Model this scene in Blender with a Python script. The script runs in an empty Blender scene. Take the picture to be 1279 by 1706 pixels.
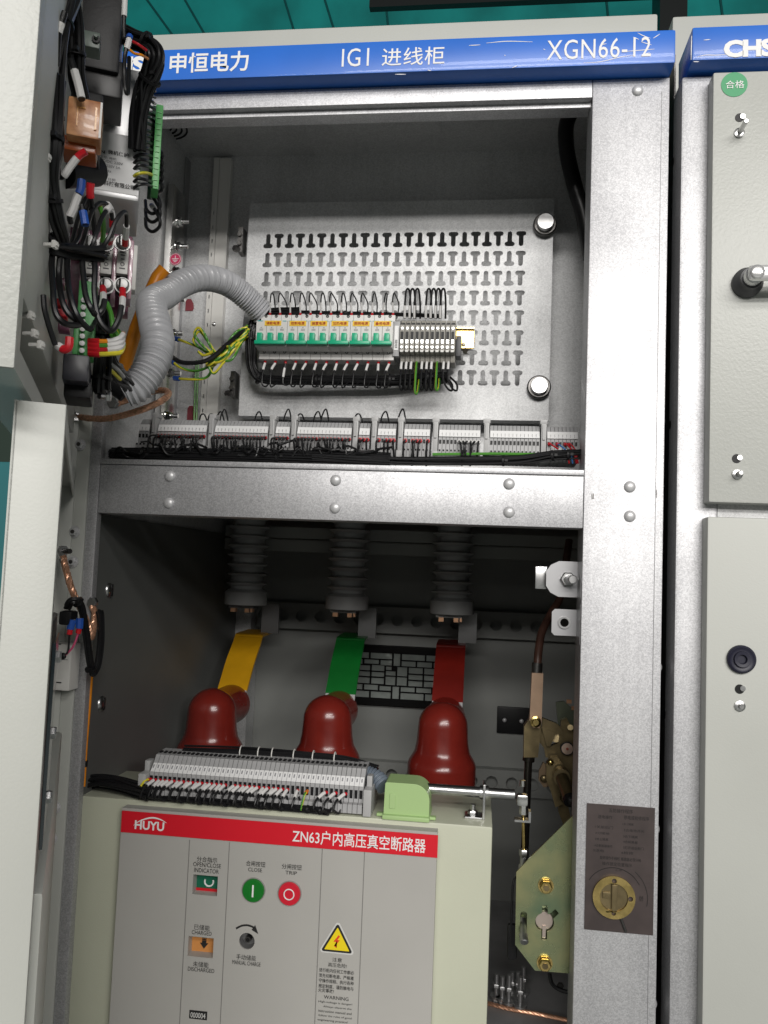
import bpy, bmesh, math, random
from mathutils import Vector, Matrix
random.seed(7)
S = bpy.context.scene
COL = S.collection
V = Vector
# ------------------------------------------------------------------ camera
RIGHT = V((0.9923221, 0.1172552, 0.03934544)); FWD = V((-0.11982274, 0.99026046, 0.07089942)); UP = V((-0.03064891, -0.07506954, 0.99670718))
F_PX, CU, CV = 1350.0, 639.5, 853.0
CAM = V((0, -1.09635, 1.45))
cd = bpy.data.cameras.new('camera'); cam = bpy.data.objects.new('camera', cd); COL.objects.link(cam)
cam.matrix_world = Matrix(((RIGHT.x, UP.x, -FWD.x, CAM.x), (RIGHT.y, UP.y, -FWD.y, CAM.y), (RIGHT.z, UP.z, -FWD.z, CAM.z), (0, 0, 0, 1)))
cd.sensor_fit = 'VERTICAL'; cd.sensor_height = 36; cd.lens = 36 * F_PX / 1706.0
cd.clip_start = 0.02; cd.clip_end = 200
S.camera = cam
# ------------------------------------------------------------------ light of the workshop
w = bpy.data.worlds.new('World'); S.world = w; w.use_nodes = True
w.node_tree.nodes['Background'].inputs[0].default_value = (0.80, 0.88, 0.90, 1)
w.node_tree.nodes['Background'].inputs[1].default_value = 0.05
def lamp(name, loc, target, sx, sy, power, col=(1, 0.97, 0.93)):
    d = bpy.data.lights.new(name, 'AREA'); d.shape = 'RECTANGLE'; d.size = sx; d.size_y = sy; d.energy = power; d.color = col
    o = bpy.data.objects.new(name, d); COL.objects.link(o); o.location = loc
    o.rotation_euler = (V(target) - V(loc)).to_track_quat('-Z', 'Y').to_euler()
    return o
lamp('ceiling_lamp', (1.2, -11.0, 4.4), (0, 0, 1.6), 11.0, 0.6, 400)
lamp('ceiling_lamp', (5.2, -7.2, 4.3), (0, 0, 1.5), 1.6, 0.35, 80)
lamp('ceiling_lamp', (0.9, -6.6, 4.25), (0, 0, 1.6), 5.0, 0.4, 215)
lamp('ceiling_lamp', (1.3, -4.0, 4.0), (0, 0, 1.5), 3.0, 0.3, 72)
S.cycles.max_bounces = 8; S.cycles.diffuse_bounces = 2; S.cycles.glossy_bounces = 2; S.cycles.transmission_bounces = 6
vs = S.view_settings
vs.view_transform = 'Standard'; vs.look = 'None'; vs.exposure = 0.0; vs.gamma = 1.0; vs.use_curve_mapping = False

# ------------------------------------------------------------------ survey helpers: a sight line met with the plane a thing stands on
def ray(u, v):
    return RIGHT * ((u - CU) / F_PX) + FWD - UP * ((v - CV) / F_PX)
DOORMODE = False
def P(u, v, Y):
    if DOORMODE and Y < -.15: Y = -.15 + (Y + .15) * 2.0
    d = ray(u, v); return CAM + d * ((Y - CAM.y) / d.y)
def PX(u, v, X):
    d = ray(u, v); return CAM + d * ((X - CAM.x) / d.x)
def PZ(u, v, Z):
    d = ray(u, v); return CAM + d * ((Z - CAM.z) / d.z)
def mpp(u, v, Y):                                  # metres per photo pixel on that plane
    return (P(u + 1, v, Y) - P(u, v, Y)).length

# ------------------------------------------------------------------ materials
MATS = {}
def mat(name, col, rough=0.5, metal=0.0, noise=0.0, nscale=40.0, bump=0.0, bscale=300.0, col2=None, lo=0.35, hi=0.65, trans=0.0, coat=0.0, alpha=1.0, rvar=0.0, spec=0.5, emit=0.0, stretch=None):
    if name in MATS: return MATS[name]
    m = bpy.data.materials.new(name); m.use_nodes = True; nt = m.node_tree; b = nt.nodes['Principled BSDF']
    b.inputs['Base Color'].default_value = (*col, 1); b.inputs['Roughness'].default_value = rough; b.inputs['Metallic'].default_value = metal
    b.inputs['Transmission Weight'].default_value = trans; b.inputs['Coat Weight'].default_value = coat; b.inputs['Alpha'].default_value = alpha
    b.inputs['Specular IOR Level'].default_value = spec
    if emit: b.inputs['Emission Color'].default_value = (*col, 1); b.inputs['Emission Strength'].default_value = emit
    tc = nt.nodes.new('ShaderNodeTexCoord'); src = tc.outputs['Object']
    if stretch:
        mp = nt.nodes.new('ShaderNodeMapping'); mp.inputs['Scale'].default_value = stretch; nt.links.new(src, mp.inputs[0]); src = mp.outputs[0]
    if col2 is not None or noise or rvar:
        n = nt.nodes.new('ShaderNodeTexNoise'); n.inputs['Scale'].default_value = nscale; n.inputs['Detail'].default_value = 4; nt.links.new(src, n.inputs['Vector'])
        if col2 is None: col2 = tuple(max(0, c * (1 - noise)) for c in col); 
        r = nt.nodes.new('ShaderNodeValToRGB'); r.color_ramp.elements[0].position = lo; r.color_ramp.elements[1].position = hi
        r.color_ramp.elements[0].color = (*col2, 1); r.color_ramp.elements[1].color = (*col, 1)
        nt.links.new(n.outputs['Fac'], r.inputs[0]); nt.links.new(r.outputs[0], b.inputs['Base Color'])
        if rvar:
            mr = nt.nodes.new('ShaderNodeMapRange'); mr.inputs['From Min'].default_value = 0.3; mr.inputs['From Max'].default_value = 0.7
            mr.inputs['To Min'].default_value = rough - rvar; mr.inputs['To Max'].default_value = rough + rvar
            nt.links.new(n.outputs['Fac'], mr.inputs[0]); nt.links.new(mr.outputs[0], b.inputs['Roughness'])
    if bump:
        n2 = nt.nodes.new('ShaderNodeTexNoise'); n2.inputs['Scale'].default_value = bscale; n2.inputs['Detail'].default_value = 2; nt.links.new(src, n2.inputs['Vector'])
        bp = nt.nodes.new('ShaderNodeBump'); bp.inputs['Strength'].default_value = bump; bp.inputs['Distance'].default_value = 0.002
        nt.links.new(n2.outputs['Fac'], bp.inputs['Height']); nt.links.new(bp.outputs[0], b.inputs['Normal'])
    MATS[name] = m; return m
def galv(name, hi_, lo_, rough, metal, scale, contrast):
    m = mat(name, hi_, rough, metal); nt = m.node_tree; b = nt.nodes['Principled BSDF']; N = nt.nodes.new; K = nt.links.new
    tc = next(n for n in nt.nodes if n.type == 'TEX_COORD').outputs['Object']
    vo = N('ShaderNodeTexVoronoi'); vo.inputs['Scale'].default_value = scale; K(tc, vo.inputs['Vector'])          # crystal grains
    sp = N('ShaderNodeSeparateColor'); K(vo.outputs['Color'], sp.inputs[0])
    n1 = N('ShaderNodeTexNoise'); n1.inputs['Scale'].default_value = scale * 1.7; n1.inputs['Detail'].default_value = 5; n1.inputs['Roughness'].default_value = 0.7; K(tc, n1.inputs['Vector'])
    n2 = N('ShaderNodeTexNoise'); n2.inputs['Scale'].default_value = 7; n2.inputs['Detail'].default_value = 6; K(tc, n2.inputs['Vector'])      # handling smears
    mp = N('ShaderNodeMapping'); mp.inputs['Scale'].default_value = (90, 90, 2.5); K(tc, mp.inputs[0])
    n3 = N('ShaderNodeTexNoise'); n3.inputs['Scale'].default_value = 1.0; n3.inputs['Detail'].default_value = 3; K(mp.outputs[0], n3.inputs['Vector'])   # rolling lines
    def mth(op, a, bb):
        q = N('ShaderNodeMath'); q.operation = op
        for k, x in enumerate((a, bb)):
            if isinstance(x, (int, float)): q.inputs[k].default_value = x
            else: K(x, q.inputs[k])
        return q.outputs[0]
    f = mth('ADD', mth('MULTIPLY', sp.outputs[0], 0.45 * contrast), mth('MULTIPLY', n1.outputs['Fac'], 1.2 * contrast))
    f = mth('ADD', f, mth('MULTIPLY', n2.outputs['Fac'], 0.75)); f = mth('ADD', f, mth('MULTIPLY', n3.outputs['Fac'], 0.35))
    mr = N('ShaderNodeMapRange'); c = 0.825 * contrast + 0.55; mr.inputs['From Min'].default_value = c - 0.42; mr.inputs['From Max'].default_value = c + 0.36; K(f, mr.inputs[0])
    mx = N('ShaderNodeMix'); mx.data_type = 'RGBA'; mx.inputs['A'].default_value = (*lo_, 1); mx.inputs['B'].default_value = (*hi_, 1); K(mr.outputs[0], mx.inputs['Factor']); K(mx.outputs['Result'], b.inputs['Base Color'])
    rr = N('ShaderNodeMapRange'); rr.inputs['To Min'].default_value = rough + 0.10; rr.inputs['To Max'].default_value = rough - 0.06; K(n2.outputs['Fac'], rr.inputs[0]); K(rr.outputs[0], b.inputs['Roughness'])
    return m
GALV = galv('galvanised_steel', (0.645, 0.645, 0.66), (0.36, 0.36, 0.375), 0.47, 0.62, 680, 1.1)
GALVS = galv('galvanised_sheet', (0.73, 0.735, 0.74), (0.42, 0.425, 0.43), 0.50, 0.30, 480, 0.8)
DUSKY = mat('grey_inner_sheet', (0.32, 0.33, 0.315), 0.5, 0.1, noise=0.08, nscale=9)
CREAM = mat('cream_paint', (0.50, 0.51, 0.475), 0.42, noise=0.08, nscale=3, rvar=0.07, bump=0.06, bscale=500)
CREAMT = mat('cream_textured_paint', (0.50, 0.51, 0.48), 0.38, noise=0.08, nscale=4, rvar=0.06, bump=0.18, bscale=300)
VCBC = mat('breaker_cream_paint', (0.53, 0.545, 0.43), 0.4, noise=0.05, nscale=7, bump=0.08, bscale=600)
PANEL = mat('warm_grey_panel', (0.44, 0.43, 0.405), 0.5, noise=0.08, nscale=4, rvar=0.08)
BLUE = mat('blue_enamel', (0.028, 0.165, 0.66), 0.36, noise=0.12, nscale=9, coat=0.15)
RED = mat('red_strip', (0.66, 0.008, 0.022), 0.4)
WHITE = mat('white_print', (0.82, 0.82, 0.82), 0.5)
BLACKP = mat('black_print', (0.015, 0.015, 0.015), 0.5)
FADED = mat('faded_print', (0.010, 0.008, 0.008), 0.6)
PLAQ = mat('brown_plaque', (0.062, 0.046, 0.044), 0.45, noise=0.3, nscale=30)
EPOXY = mat('red_epoxy', (0.19, 0.018, 0.012), 0.22, coat=0.2, rvar=0.05, col2=(0.14, 0.013, 0.010), nscale=16, lo=0.3, hi=0.6, bump=0.03, bscale=60)
YBAR = mat('yellow_heatshrink', (0.78, 0.40, 0.010), 0.35, bump=0.25, bscale=45, noise=0.10, nscale=25)
GBAR = mat('green_heatshrink', (0.006, 0.17, 0.025), 0.38, bump=0.25, bscale=45, noise=0.12, nscale=25)
RBAR = mat('red_heatshrink', (0.22, 0.013, 0.008), 0.4, bump=0.25, bscale=45, noise=0.12, nscale=25)
TIN = mat('tinned_metal', (0.75, 0.74, 0.72), 0.22, 1.0, noise=0.12, nscale=60)
CHROME = mat('chrome', (0.82, 0.82, 0.82), 0.10, 1.0)
STEEL = mat('zinc_steel', (0.62, 0.62, 0.62), 0.30, 1.0, noise=0.2, nscale=90)
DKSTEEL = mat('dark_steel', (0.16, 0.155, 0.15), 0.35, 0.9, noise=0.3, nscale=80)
PASS = mat('yellow_passivated', (0.43, 0.41, 0.21), 0.28, 0.8, col2=(0.17, 0.25, 0.155), nscale=14, lo=0.32, hi=0.66, rvar=0.08)
GOLD = mat('brass_zinc', (0.70, 0.52, 0.20), 0.22, 1.0, noise=0.35, nscale=90)
BRONZE = mat('bronze_link', (0.27, 0.21, 0.11), 0.36, 0.75, noise=0.45, nscale=35)
TAN = mat('tan_link', (0.46, 0.31, 0.21), 0.42, 0.4, noise=0.15, nscale=50)
COPPER = mat('copper_braid', (0.85, 0.47, 0.30), 0.32, 0.65, noise=0.4, nscale=240)
BLACK = mat('black_pvc', (0.010, 0.010, 0.011), 0.36, spec=0.4)
RIVET = mat('rivet_zinc', (0.62, 0.62, 0.63), 0.42, 0.35)
BLACKM = mat('black_matt', (0.009, 0.009, 0.010), 0.45, spec=0.3, bump=0.08, bscale=300)
BROWNC = mat('brown_cable', (0.075, 0.035, 0.025), 0.4)
GREYH = mat('grey_corrugated_hose', (0.47, 0.475, 0.495), 0.36, coat=0.1)
GREYP = mat('grey_plastic', (0.40, 0.40, 0.405), 0.45, noise=0.06, nscale=40)
TERM = mat('terminal_beige_grey', (0.36, 0.345, 0.31), 0.45, noise=0.08, nscale=60)
DKGREY = mat('dark_grey_plastic', (0.06, 0.06, 0.065), 0.45)
WHITEP = mat('white_plastic', (0.70, 0.69, 0.66), 0.4)
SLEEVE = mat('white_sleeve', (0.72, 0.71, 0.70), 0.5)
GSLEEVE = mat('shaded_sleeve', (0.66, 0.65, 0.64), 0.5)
REDF = mat('red_ferrule', (0.60, 0.012, 0.022), 0.35)
BLUEF = mat('blue_ferrule', (0.02, 0.09, 0.42), 0.35)
REDW = mat('red_pvc', (0.48, 0.012, 0.02), 0.35)
BLUEW = mat('blue_pvc', (0.05, 0.18, 0.45), 0.35)
PINKW = mat('pink_pvc', (0.55, 0.06, 0.16), 0.35)
YELW = mat('yellow_pvc', (0.70, 0.62, 0.04), 0.35)
GRNW = mat('green_pvc', (0.07, 0.26, 0.03), 0.35)
ORANGE = mat('orange_conduit', (0.80, 0.27, 0.010), 0.35)
TOGG = mat('green_toggle', (0.010, 0.42, 0.22), 0.32)
MCBW = mat('breaker_white', (0.70, 0.69, 0.67), 0.4)
YLAB = mat('orange_label', (0.88, 0.56, 0.03), 0.5)
CONG = mat('green_connector', (0.09, 0.40, 0.11), 0.38)
ALU = mat('aluminium_case', (0.62, 0.62, 0.625), 0.33, 0.5, noise=0.05, nscale=30)
PURP = mat('plum_plastic', (0.15, 0.035, 0.075), 0.30, coat=0.2)
PINK = mat('pink_clear_cover', (0.62, 0.38, 0.46), 0.2, trans=0.35, coat=0.3)
AMBER = mat('amber_relay_cover', (0.80, 0.42, 0.20), 0.32, trans=0.15, col2=(0.42, 0.15, 0.05), nscale=75, coat=0.15)
AMBERD = mat('amber_relay_body', (0.45, 0.10, 0.02), 0.25, trans=0.2)
LGREEN = mat('pale_green_cover', (0.38, 0.54, 0.24), 0.42)
INSUL = mat('grey_epoxy', (0.36, 0.365, 0.365), 0.40)
GREENB = mat('green_button', (0.006, 0.17, 0.018), 0.28, coat=0.3)
REDB = mat('red_button', (0.62, 0.015, 0.035), 0.28, coat=0.3)
DGREEN = mat('green_flag', (0.006, 0.13, 0.07), 0.4)
OFLAG = mat('orange_flag', (0.62, 0.26, 0.07), 0.5)
YWARN = mat('yellow_sticker', (0.85, 0.66, 0.01), 0.45)
STICKG = mat('green_sticker', (0.02, 0.30, 0.11), 0.45)
MIRROR = mat('grey_mirror', (0.46, 0.51, 0.48), 0.10, 0.1, noise=0.35, nscale=14)
NAVY = mat('dark_navy_rubber', (0.018, 0.018, 0.035), 0.45)
DGLASS = mat('dark_window_glass', (0.02, 0.03, 0.035), 0.08, coat=0.6)
TEAL = mat('teal_panel', (0.02, 0.55, 0.52), 0.55, noise=0.4, nscale=1.3)
TEALD = mat('dark_teal_paint', (0.035, 0.060, 0.045), 0.55)
SEAM = mat('teal_seam', (0.008, 0.15, 0.15), 0.6)
PERED = mat('crimson_sticker', (0.55, 0.02, 0.10), 0.45)
LID = mat('shelf_dark', (0.25, 0.255, 0.25), 0.5, 0.2)

# ------------------------------------------------------------------ mesh builder
WM = {}
def wm(o): return WM.get(o.name, Matrix.Identity(4))
class MB:
    def __init__(s): s.v = []; s.f = []; s.m = []
    def add(s, vs, fs, m=0):
        k = len(s.v); s.v += [V(p) for p in vs]; s.f += [tuple(i + k for i in q) for q in fs]; s.m += [m] * len(fs); return s
    def box(s, lo, hi, m=0, bev=0.0, M=None):
        lo, hi = V(lo), V(hi)
        if bev:
            bm = bmesh.new(); bmesh.ops.create_cube(bm, size=1.0)
            for q in bm.verts: q.co = V(((lo.x + hi.x) / 2 + q.co.x * (hi.x - lo.x), (lo.y + hi.y) / 2 + q.co.y * (hi.y - lo.y), (lo.z + hi.z) / 2 + q.co.z * (hi.z - lo.z)))
            bmesh.ops.bevel(bm, geom=list(bm.edges), offset=bev, segments=2, profile=0.6, affect='EDGES', clamp_overlap=True)
            bm.verts.index_update(); vs = [q.co.copy() for q in bm.verts]; fs = [tuple(q.index for q in f.verts) for f in bm.faces]; bm.free()
        else:
            vs = [V((x, y, z)) for z in (lo.z, hi.z) for y in (lo.y, hi.y) for x in (lo.x, hi.x)]
            fs = [(0, 2, 3, 1), (4, 5, 7, 6), (0, 1, 5, 4), (2, 6, 7, 3), (0, 4, 6, 2), (1, 3, 7, 5)]
        if M is not None: vs = [M @ p for p in vs]
        return s.add(vs, fs, m)
    def rings(s, rr, m=0, cap=True, closed=False):
        k = len(s.v); n = len(rr[0])
        for r in rr: s.v += [V(p) for p in r]
        fs = []
        q = len(rr)
        for i in range(q if closed else q - 1):
            a, b = i * n, ((i + 1) % q) * n
            for j in range(n):
                fs.append((k + a + j, k + a + (j + 1) % n, k + b + (j + 1) % n, k + b + j))
        if cap and not closed:
            fs.append(tuple(k + j for j in reversed(range(n)))); fs.append(tuple(k + (q - 1) * n + j for j in range(n)))
        s.f += fs; s.m += [m] * len(fs); return s
    def lathe(s, prof, o, axis=(0, 0, 1), n=24, m=0, cap=True):
        ax = V(axis).normalized(); q = ax.to_track_quat('Z', 'Y'); e1 = q @ V((1, 0, 0)); e2 = q @ V((0, 1, 0)); o = V(o)
        rr = [[o + ax * h + (e1 * math.cos(2 * math.pi * j / n) + e2 * math.sin(2 * math.pi * j / n)) * max(r, 1e-5) for j in range(n)] for r, h in prof]
        return s.rings(rr, m, cap)
    def cyl(s, p0, p1, r, n=16, m=0, r1=None, bev=0.0):
        p0, p1 = V(p0), V(p1); L = (p1 - p0).length; r1 = r if r1 is None else r1
        prof = [(r, 0), (r1, L)] if not bev else [(r - bev, 0), (r, bev), (r1, L - bev), (r1 - bev, L)]
        return s.lathe(prof, p0, p1 - p0, n, m)
    def hexa(s, p, ax, r, h, m=0):
        return s.lathe([(r * 0.9, 0), (r, h * .12), (r, h * .8), (r * .85, h)], p, ax, 6, m)
    def dome(s, p, ax, r, h, m=0, n=16):
        return s.lathe([(r * math.cos(t), h * math.sin(t)) for t in [i * math.pi / 12 for i in range(7)]], p, ax, n, m)
    def tube(s, pts, r, n=8, m=0, rf=None, m2=None, closed=False, twist=0.0):
        pts = [V(p) for p in pts]; N = len(pts); T = []
        for i in range(N):
            a, b = (pts[(i - 1) % N], pts[(i + 1) % N]) if closed else (pts[max(i - 1, 0)], pts[min(i + 1, N - 1)])
            T.append((b - a).normalized() if (b - a).length > 1e-9 else V((0, 0, 1)))
        nrm = T[0].orthogonal().normalized(); rr = []
        for i in range(N):
            nrm = (nrm - T[i] * nrm.dot(T[i])); nrm = nrm.normalized() if nrm.length > 1e-9 else T[i].orthogonal().normalized()
            bn = T[i].cross(nrm); R = rf(i / (N - 1)) if rf else r
            rr.append([pts[i] + (nrm * math.cos(2 * math.pi * j / n + twist * i) + bn * math.sin(2 * math.pi * j / n + twist * i)) * R for j in range(n)])
        k = len(s.f); s.rings(rr, m, closed=closed)
        if m2 is not None:
            for i in range(k, len(s.f)):
                if (i - k) % n >= n // 2: s.m[i] = m2
        return s
    def prism(s, poly, o, e1, e2, d, m=0):                 # polygon in the e1/e2 plane, pulled out along d
        o, e1, e2, d = V(o), V(e1), V(e2), V(d); n = len(poly)
        a = [o + e1 * x + e2 * y for x, y in poly]; b = [p + d for p in a]
        fs = [tuple(range(n)), tuple(reversed(range(n, 2 * n)))] + [(i, n + i, n + (i + 1) % n, (i + 1) % n) for i in range(n)]
        return s.add(a + b, fs, m)
    def plate(s, outer, holes, o, e1, e2, d, m=0):         # flat sheet with real openings
        cu = bpy.data.curves.new('sheet', 'CURVE'); cu.dimensions = '2D'; cu.fill_mode = 'BOTH'; L = V(d).length; cu.extrude = L / 2
        for pl in [outer] + holes:
            sp = cu.splines.new('POLY'); sp.points.add(len(pl) - 1); sp.use_cyclic_u = True
            for q, p in zip(sp.points, pl): q.co = (p[0], p[1], 0, 1)
        ob = bpy.data.objects.new('sheet', cu); COL.objects.link(ob)
        me = bpy.data.meshes.new_from_object(ob.evaluated_get(bpy.context.evaluated_depsgraph_get()))
        o, e1, e2, d = V(o), V(e1), V(e2), V(d)
        vs = [o + e1 * q.co.x + e2 * q.co.y + d * (0.5 + q.co.z / L) for q in me.vertices]
        s.add(vs, [tuple(p.vertices) for p in me.polygons], m)
        bpy.data.objects.remove(ob); bpy.data.curves.remove(cu); bpy.data.meshes.remove(me); return s
    def build(s, name, mats, parent=None, smooth=40, origin=None):
        me = bpy.data.meshes.new(name); pw = wm(parent) if parent else None
        vs = s.v
        if parent: iv = pw.inverted(); vs = [iv @ p for p in vs]
        else:
            if origin is None:
                xs = [p.x for p in vs]; ys = [p.y for p in vs]; zs = [p.z for p in vs]
                origin = V(((min(xs) + max(xs)) / 2, (min(ys) + max(ys)) / 2, min(zs)))
            vs = [p - V(origin) for p in vs]
        me.from_pydata([tuple(p) for p in vs], [], s.f)
        for m in (mats if isinstance(mats, (list, tuple)) else [mats]): me.materials.append(m)
        for p, mi in zip(me.polygons, s.m): p.material_index = mi
        bm = bmesh.new(); bm.from_mesh(me); bmesh.ops.recalc_face_normals(bm, faces=bm.faces); bm.to_mesh(me); bm.free()
        if smooth:
            me.polygons.foreach_set('use_smooth', [True] * len(me.polygons)); me.set_sharp_from_angle(angle=math.radians(smooth))
        ob = bpy.data.objects.new(name, me); COL.objects.link(ob)
        if parent: ob.parent = parent; WM[ob.name] = pw.copy()
        else: ob.location = origin; WM[ob.name] = Matrix.Translation(origin)
        return ob
def tag(o, label=None, cat=None, group=None, kind=None):
    for k, x in (('label', label), ('category', cat), ('group', group), ('kind', kind)):
        if x: o[k] = x
    return o
def thing(name, label, cat, loc, rot=None, group=None):
    o = bpy.data.objects.new(name, None); COL.objects.link(o); o.empty_display_size = 0.02
    M = Matrix.Translation(V(loc)) @ (rot.to_4x4() if rot else Matrix.Identity(4)); o.matrix_world = M; WM[o.name] = M
    return tag(o, label, cat, group)
def inst(src, parent, loc, name=None):
    c = src.copy(); COL.objects.link(c); c.parent = parent; c.location = loc
    for k in list(c.keys()): del c[k]
    return c
ORD = ['first', 'second', 'third', 'fourth', 'fifth', 'sixth', 'seventh', 'eighth', 'ninth', 'tenth', 'eleventh', 'twelfth', 'thirteenth', 'fourteenth', 'fifteenth', 'sixteenth', 'seventeenth', 'eighteenth', 'nineteenth', 'twentieth']
def nth(i):
    if i < 20: return ORD[i]
    t, u = divmod(i + 1, 10); T = ['', '', 'twenty', 'thirty', 'forty', 'fifty', 'sixty'][t]
    return (T[:-1] + 'ieth') if u == 0 else T + '-' + ORD[u - 1]
EX, EY, EZ = V((1, 0, 0)), V((0, 1, 0)), V((0, 0, 1))
def text(s, c, w_, h_, m, parent, bold=0.0, e1=EX, e2=EZ, nrm=-EY, name='lettering', th=0.0006, spacing=1.0, shear=0.0):
    cu = bpy.data.curves.new('t', 'FONT'); cu.body = s; cu.align_x = 'LEFT'; cu.offset = bold; cu.space_character = spacing; cu.shear = shear; cu.resolution_u = 3
    ob = bpy.data.objects.new('t', cu); COL.objects.link(ob)
    me = bpy.data.meshes.new_from_object(ob.evaluated_get(bpy.context.evaluated_depsgraph_get()))
    xs = [q.co.x for q in me.vertices]; ys = [q.co.y for q in me.vertices]
    x0, x1, y0, y1 = min(xs), max(xs), min(ys), max(ys)
    sx = w_ / (x1 - x0); sy = h_ / (y1 - y0) if h_ else sx
    mb = MB(); c = V(c); nv = V(nrm)
    pts = [c + e1 * ((q.co.x - (x0 + x1) / 2) * sx) + e2 * ((q.co.y - (y0 + y1) / 2) * sy) + nv * th for q in me.vertices]
    mb.add(pts, [tuple(p.vertices) for p in me.polygons])
    bpy.data.objects.remove(ob); bpy.data.curves.remove(cu); bpy.data.meshes.remove(me)
    return mb.build(name, m, parent, smooth=0)
def textpx(s, uc, vc, wp, hp, Y, m, parent, **k):
    g = mpp(uc, vc, Y); return text(s, P(uc, vc, Y), wp * g, hp * g, m, parent, **k)
def catmull(pts, per=8):
    pts = [V(p) for p in pts]; out = []
    q = [pts[0] * 2 - pts[1]] + pts + [pts[-1] * 2 - pts[-2]]
    for i in range(1, len(q) - 2):
        a, b, c, d = q[i - 1:i + 3]
        for k in range(per):
            t = k / per
            out.append(0.5 * ((2 * b) + (c - a) * t + (2 * a - 5 * b + 4 * c - d) * t * t + (3 * b - a - 3 * c + d) * t ** 3))
    out.append(pts[-1]); return out
def sub(pts, a, b):                                       # the stretch of a polyline between two lengths
    out = []; L = 0
    for i in range(len(pts) - 1):
        d = (pts[i + 1] - pts[i]).length
        for t in (a, b):
            if L <= t < L + d and ((t == a and not out) or t == b): out.append(pts[i].lerp(pts[i + 1], (t - L) / d))
        if a < L + d < b: out.append(pts[i + 1])
        L += d
    return out if len(out) > 1 else pts[-2:]
def W3(l): return [P(*p) for p in l]
def wire(label, pts, r=0.0014, m=BLACK, group=None, fer=None, fl=0.009, slv=None, sl=0.016, s0=None, m2=None, name='control_wire', cat='wire', per=7, n=8, fr=1.5, sr=1.45, end_fer=None, twist=0.0):
    if DOORMODE: r *= .85; fl *= .78; sl *= .85; fr = min(fr, 1.5); sr = min(sr, 1.5); s0 = s0 * .8 if s0 else s0
    c = catmull(pts, per); mb = MB(); mb.tube(c, r, n, 0, m2=None if m2 is None else 1, twist=twist)
    o = mb.build(name, m if m2 is None else [m, m2]); tag(o, label, cat, group)
    if fer: MB().tube(sub(c, 0, fl), r * fr, 8).build('ferrule', fer, o)
    if slv:
        a = s0 if s0 is not None else (fl if fer else 0.002)
        MB().tube(sub(c, a, a + sl), r * sr, 8).build('marker_sleeve', slv, o)
    if end_fer:
        L = sum((c[i + 1] - c[i]).length for i in range(len(c) - 1)); MB().tube(sub(c, L - fl, L - 1e-6), r * fr, 8).build('ferrule', end_fer, o)
    return o
def bundle(label, pts, R, k, r, name='wire_harness', cat='wire harness', m=BLACK, per=8, ties=()):
    c = catmull(pts, per); mb = MB()
    for j in range(k):
        a = random.uniform(0, 6.28); q = R * math.sqrt(random.uniform(0.05, 1)); ph = random.uniform(-.5, .5)
        off = []
        for i, p in enumerate(c):
            T = (c[min(i + 1, len(c) - 1)] - c[max(i - 1, 0)]).normalized(); n1 = T.cross(V((0.3, -0.9, 0.2))); n1 = n1.normalized() if n1.length > 1e-5 else T.orthogonal().normalized(); n2 = T.cross(n1)
            t = a + ph * 0.12 * i
            off.append(p + (n1 * math.cos(t) + n2 * math.sin(t)) * q)
        mb.tube(off, r, 6)
    o = tag(mb.build(name, m), label, cat)
    for t in ties:
        i = int(t * (len(c) - 1)); T = (c[min(i + 1, len(c) - 1)] - c[max(i - 1, 0)]).normalized()
        tb = MB(); tb.cyl(c[i] - T * 0.0015, c[i] + T * 0.0015, R + r * 1.25, 14)
        hd = c[i] - EY * (R + r * 1.6) * 0.8 + EX * R * 0.7; tb.box(hd - V((.0021, .002, .0018)), hd + V((.0021, .002, .0018)))
        tb.build('cable_tie', BLACKM, o)
    return o
def braid(label, pts, R, strands=5, m=COPPER, name='copper_strap', cat='earth strap', pitch=0.5, rs=0.5):
    c = catmull(pts, 14); mb = MB()
    for k in range(strands):
        off = []
        for i, p in enumerate(c):
            T = (c[min(i + 1, len(c) - 1)] - c[max(i - 1, 0)]).normalized(); n1 = T.cross(V((0.2, -0.5, 0.8))).normalized(); n2 = T.cross(n1); t = 6.283 * k / strands + i * pitch
            off.append(p + (n1 * math.cos(t) + n2 * math.sin(t)) * R * 0.55)
        mb.tube(off, R * rs, 6)
    return tag(mb.build(name, m), label, cat)
def circ(cx, cy, r, n=20): return [(cx + r * math.cos(2 * math.pi * i / n), cy + r * math.sin(2 * math.pi * i / n)) for i in range(n)]

# ------------------------------------------------------------------ setting behind: teal workshop wall and roof steel
XL, XLi, XRi, XR, YB = -0.560, -0.5445, 0.1340, 0.2365, 0.80
mb = MB(); mb.box((-14, 7.0, -0.5), (14, 7.1, 12)); bw = mb.build('workshop_wall', TEAL); tag(bw, 'teal sheet metal workshop wall far behind the cabinets', 'wall')
sm = MB()
for (u0, v0, u1, v1) in [(308, 0, 338, 52), (474, 0, 488, 46), (541, 0, 554, 42), (644, 20, 646, 40), (1010, 0, 1014, 40), (1200, 0, 1204, 30), (245, 0, 285, 55)]:
    a, b = P(u0, v0, 6.99), P(u1, v1, 6.99); d = (b - a) * 2.0
    sm.tube([a - d, b + d], 0.012, 6)
sm.build('panel_seam', SEAM, bw)
mb = MB(); a, b = P(615, 8, 5.0), P(1300, 12, 5.0); mb.box((a.x, 5.0, a.z - .02), (b.x + 3, 5.06, a.z + .05)); mb.box((a.x + .1, 5.08, a.z + .22), (b.x + 3, 5.16, a.z + .30))
mb.box((P(1095, 0, 5).x, 4.9, 3.9), (P(1140, 0, 5).x, 5.2, a.z + 1.0))
roofb = mb.build('roof_beam', mat('dark_roof_steel', (0.018, 0.022, 0.022), 0.5)); tag(roofb, 'dark steel roof beam and drop post above the cabinets', 'beam')
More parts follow.
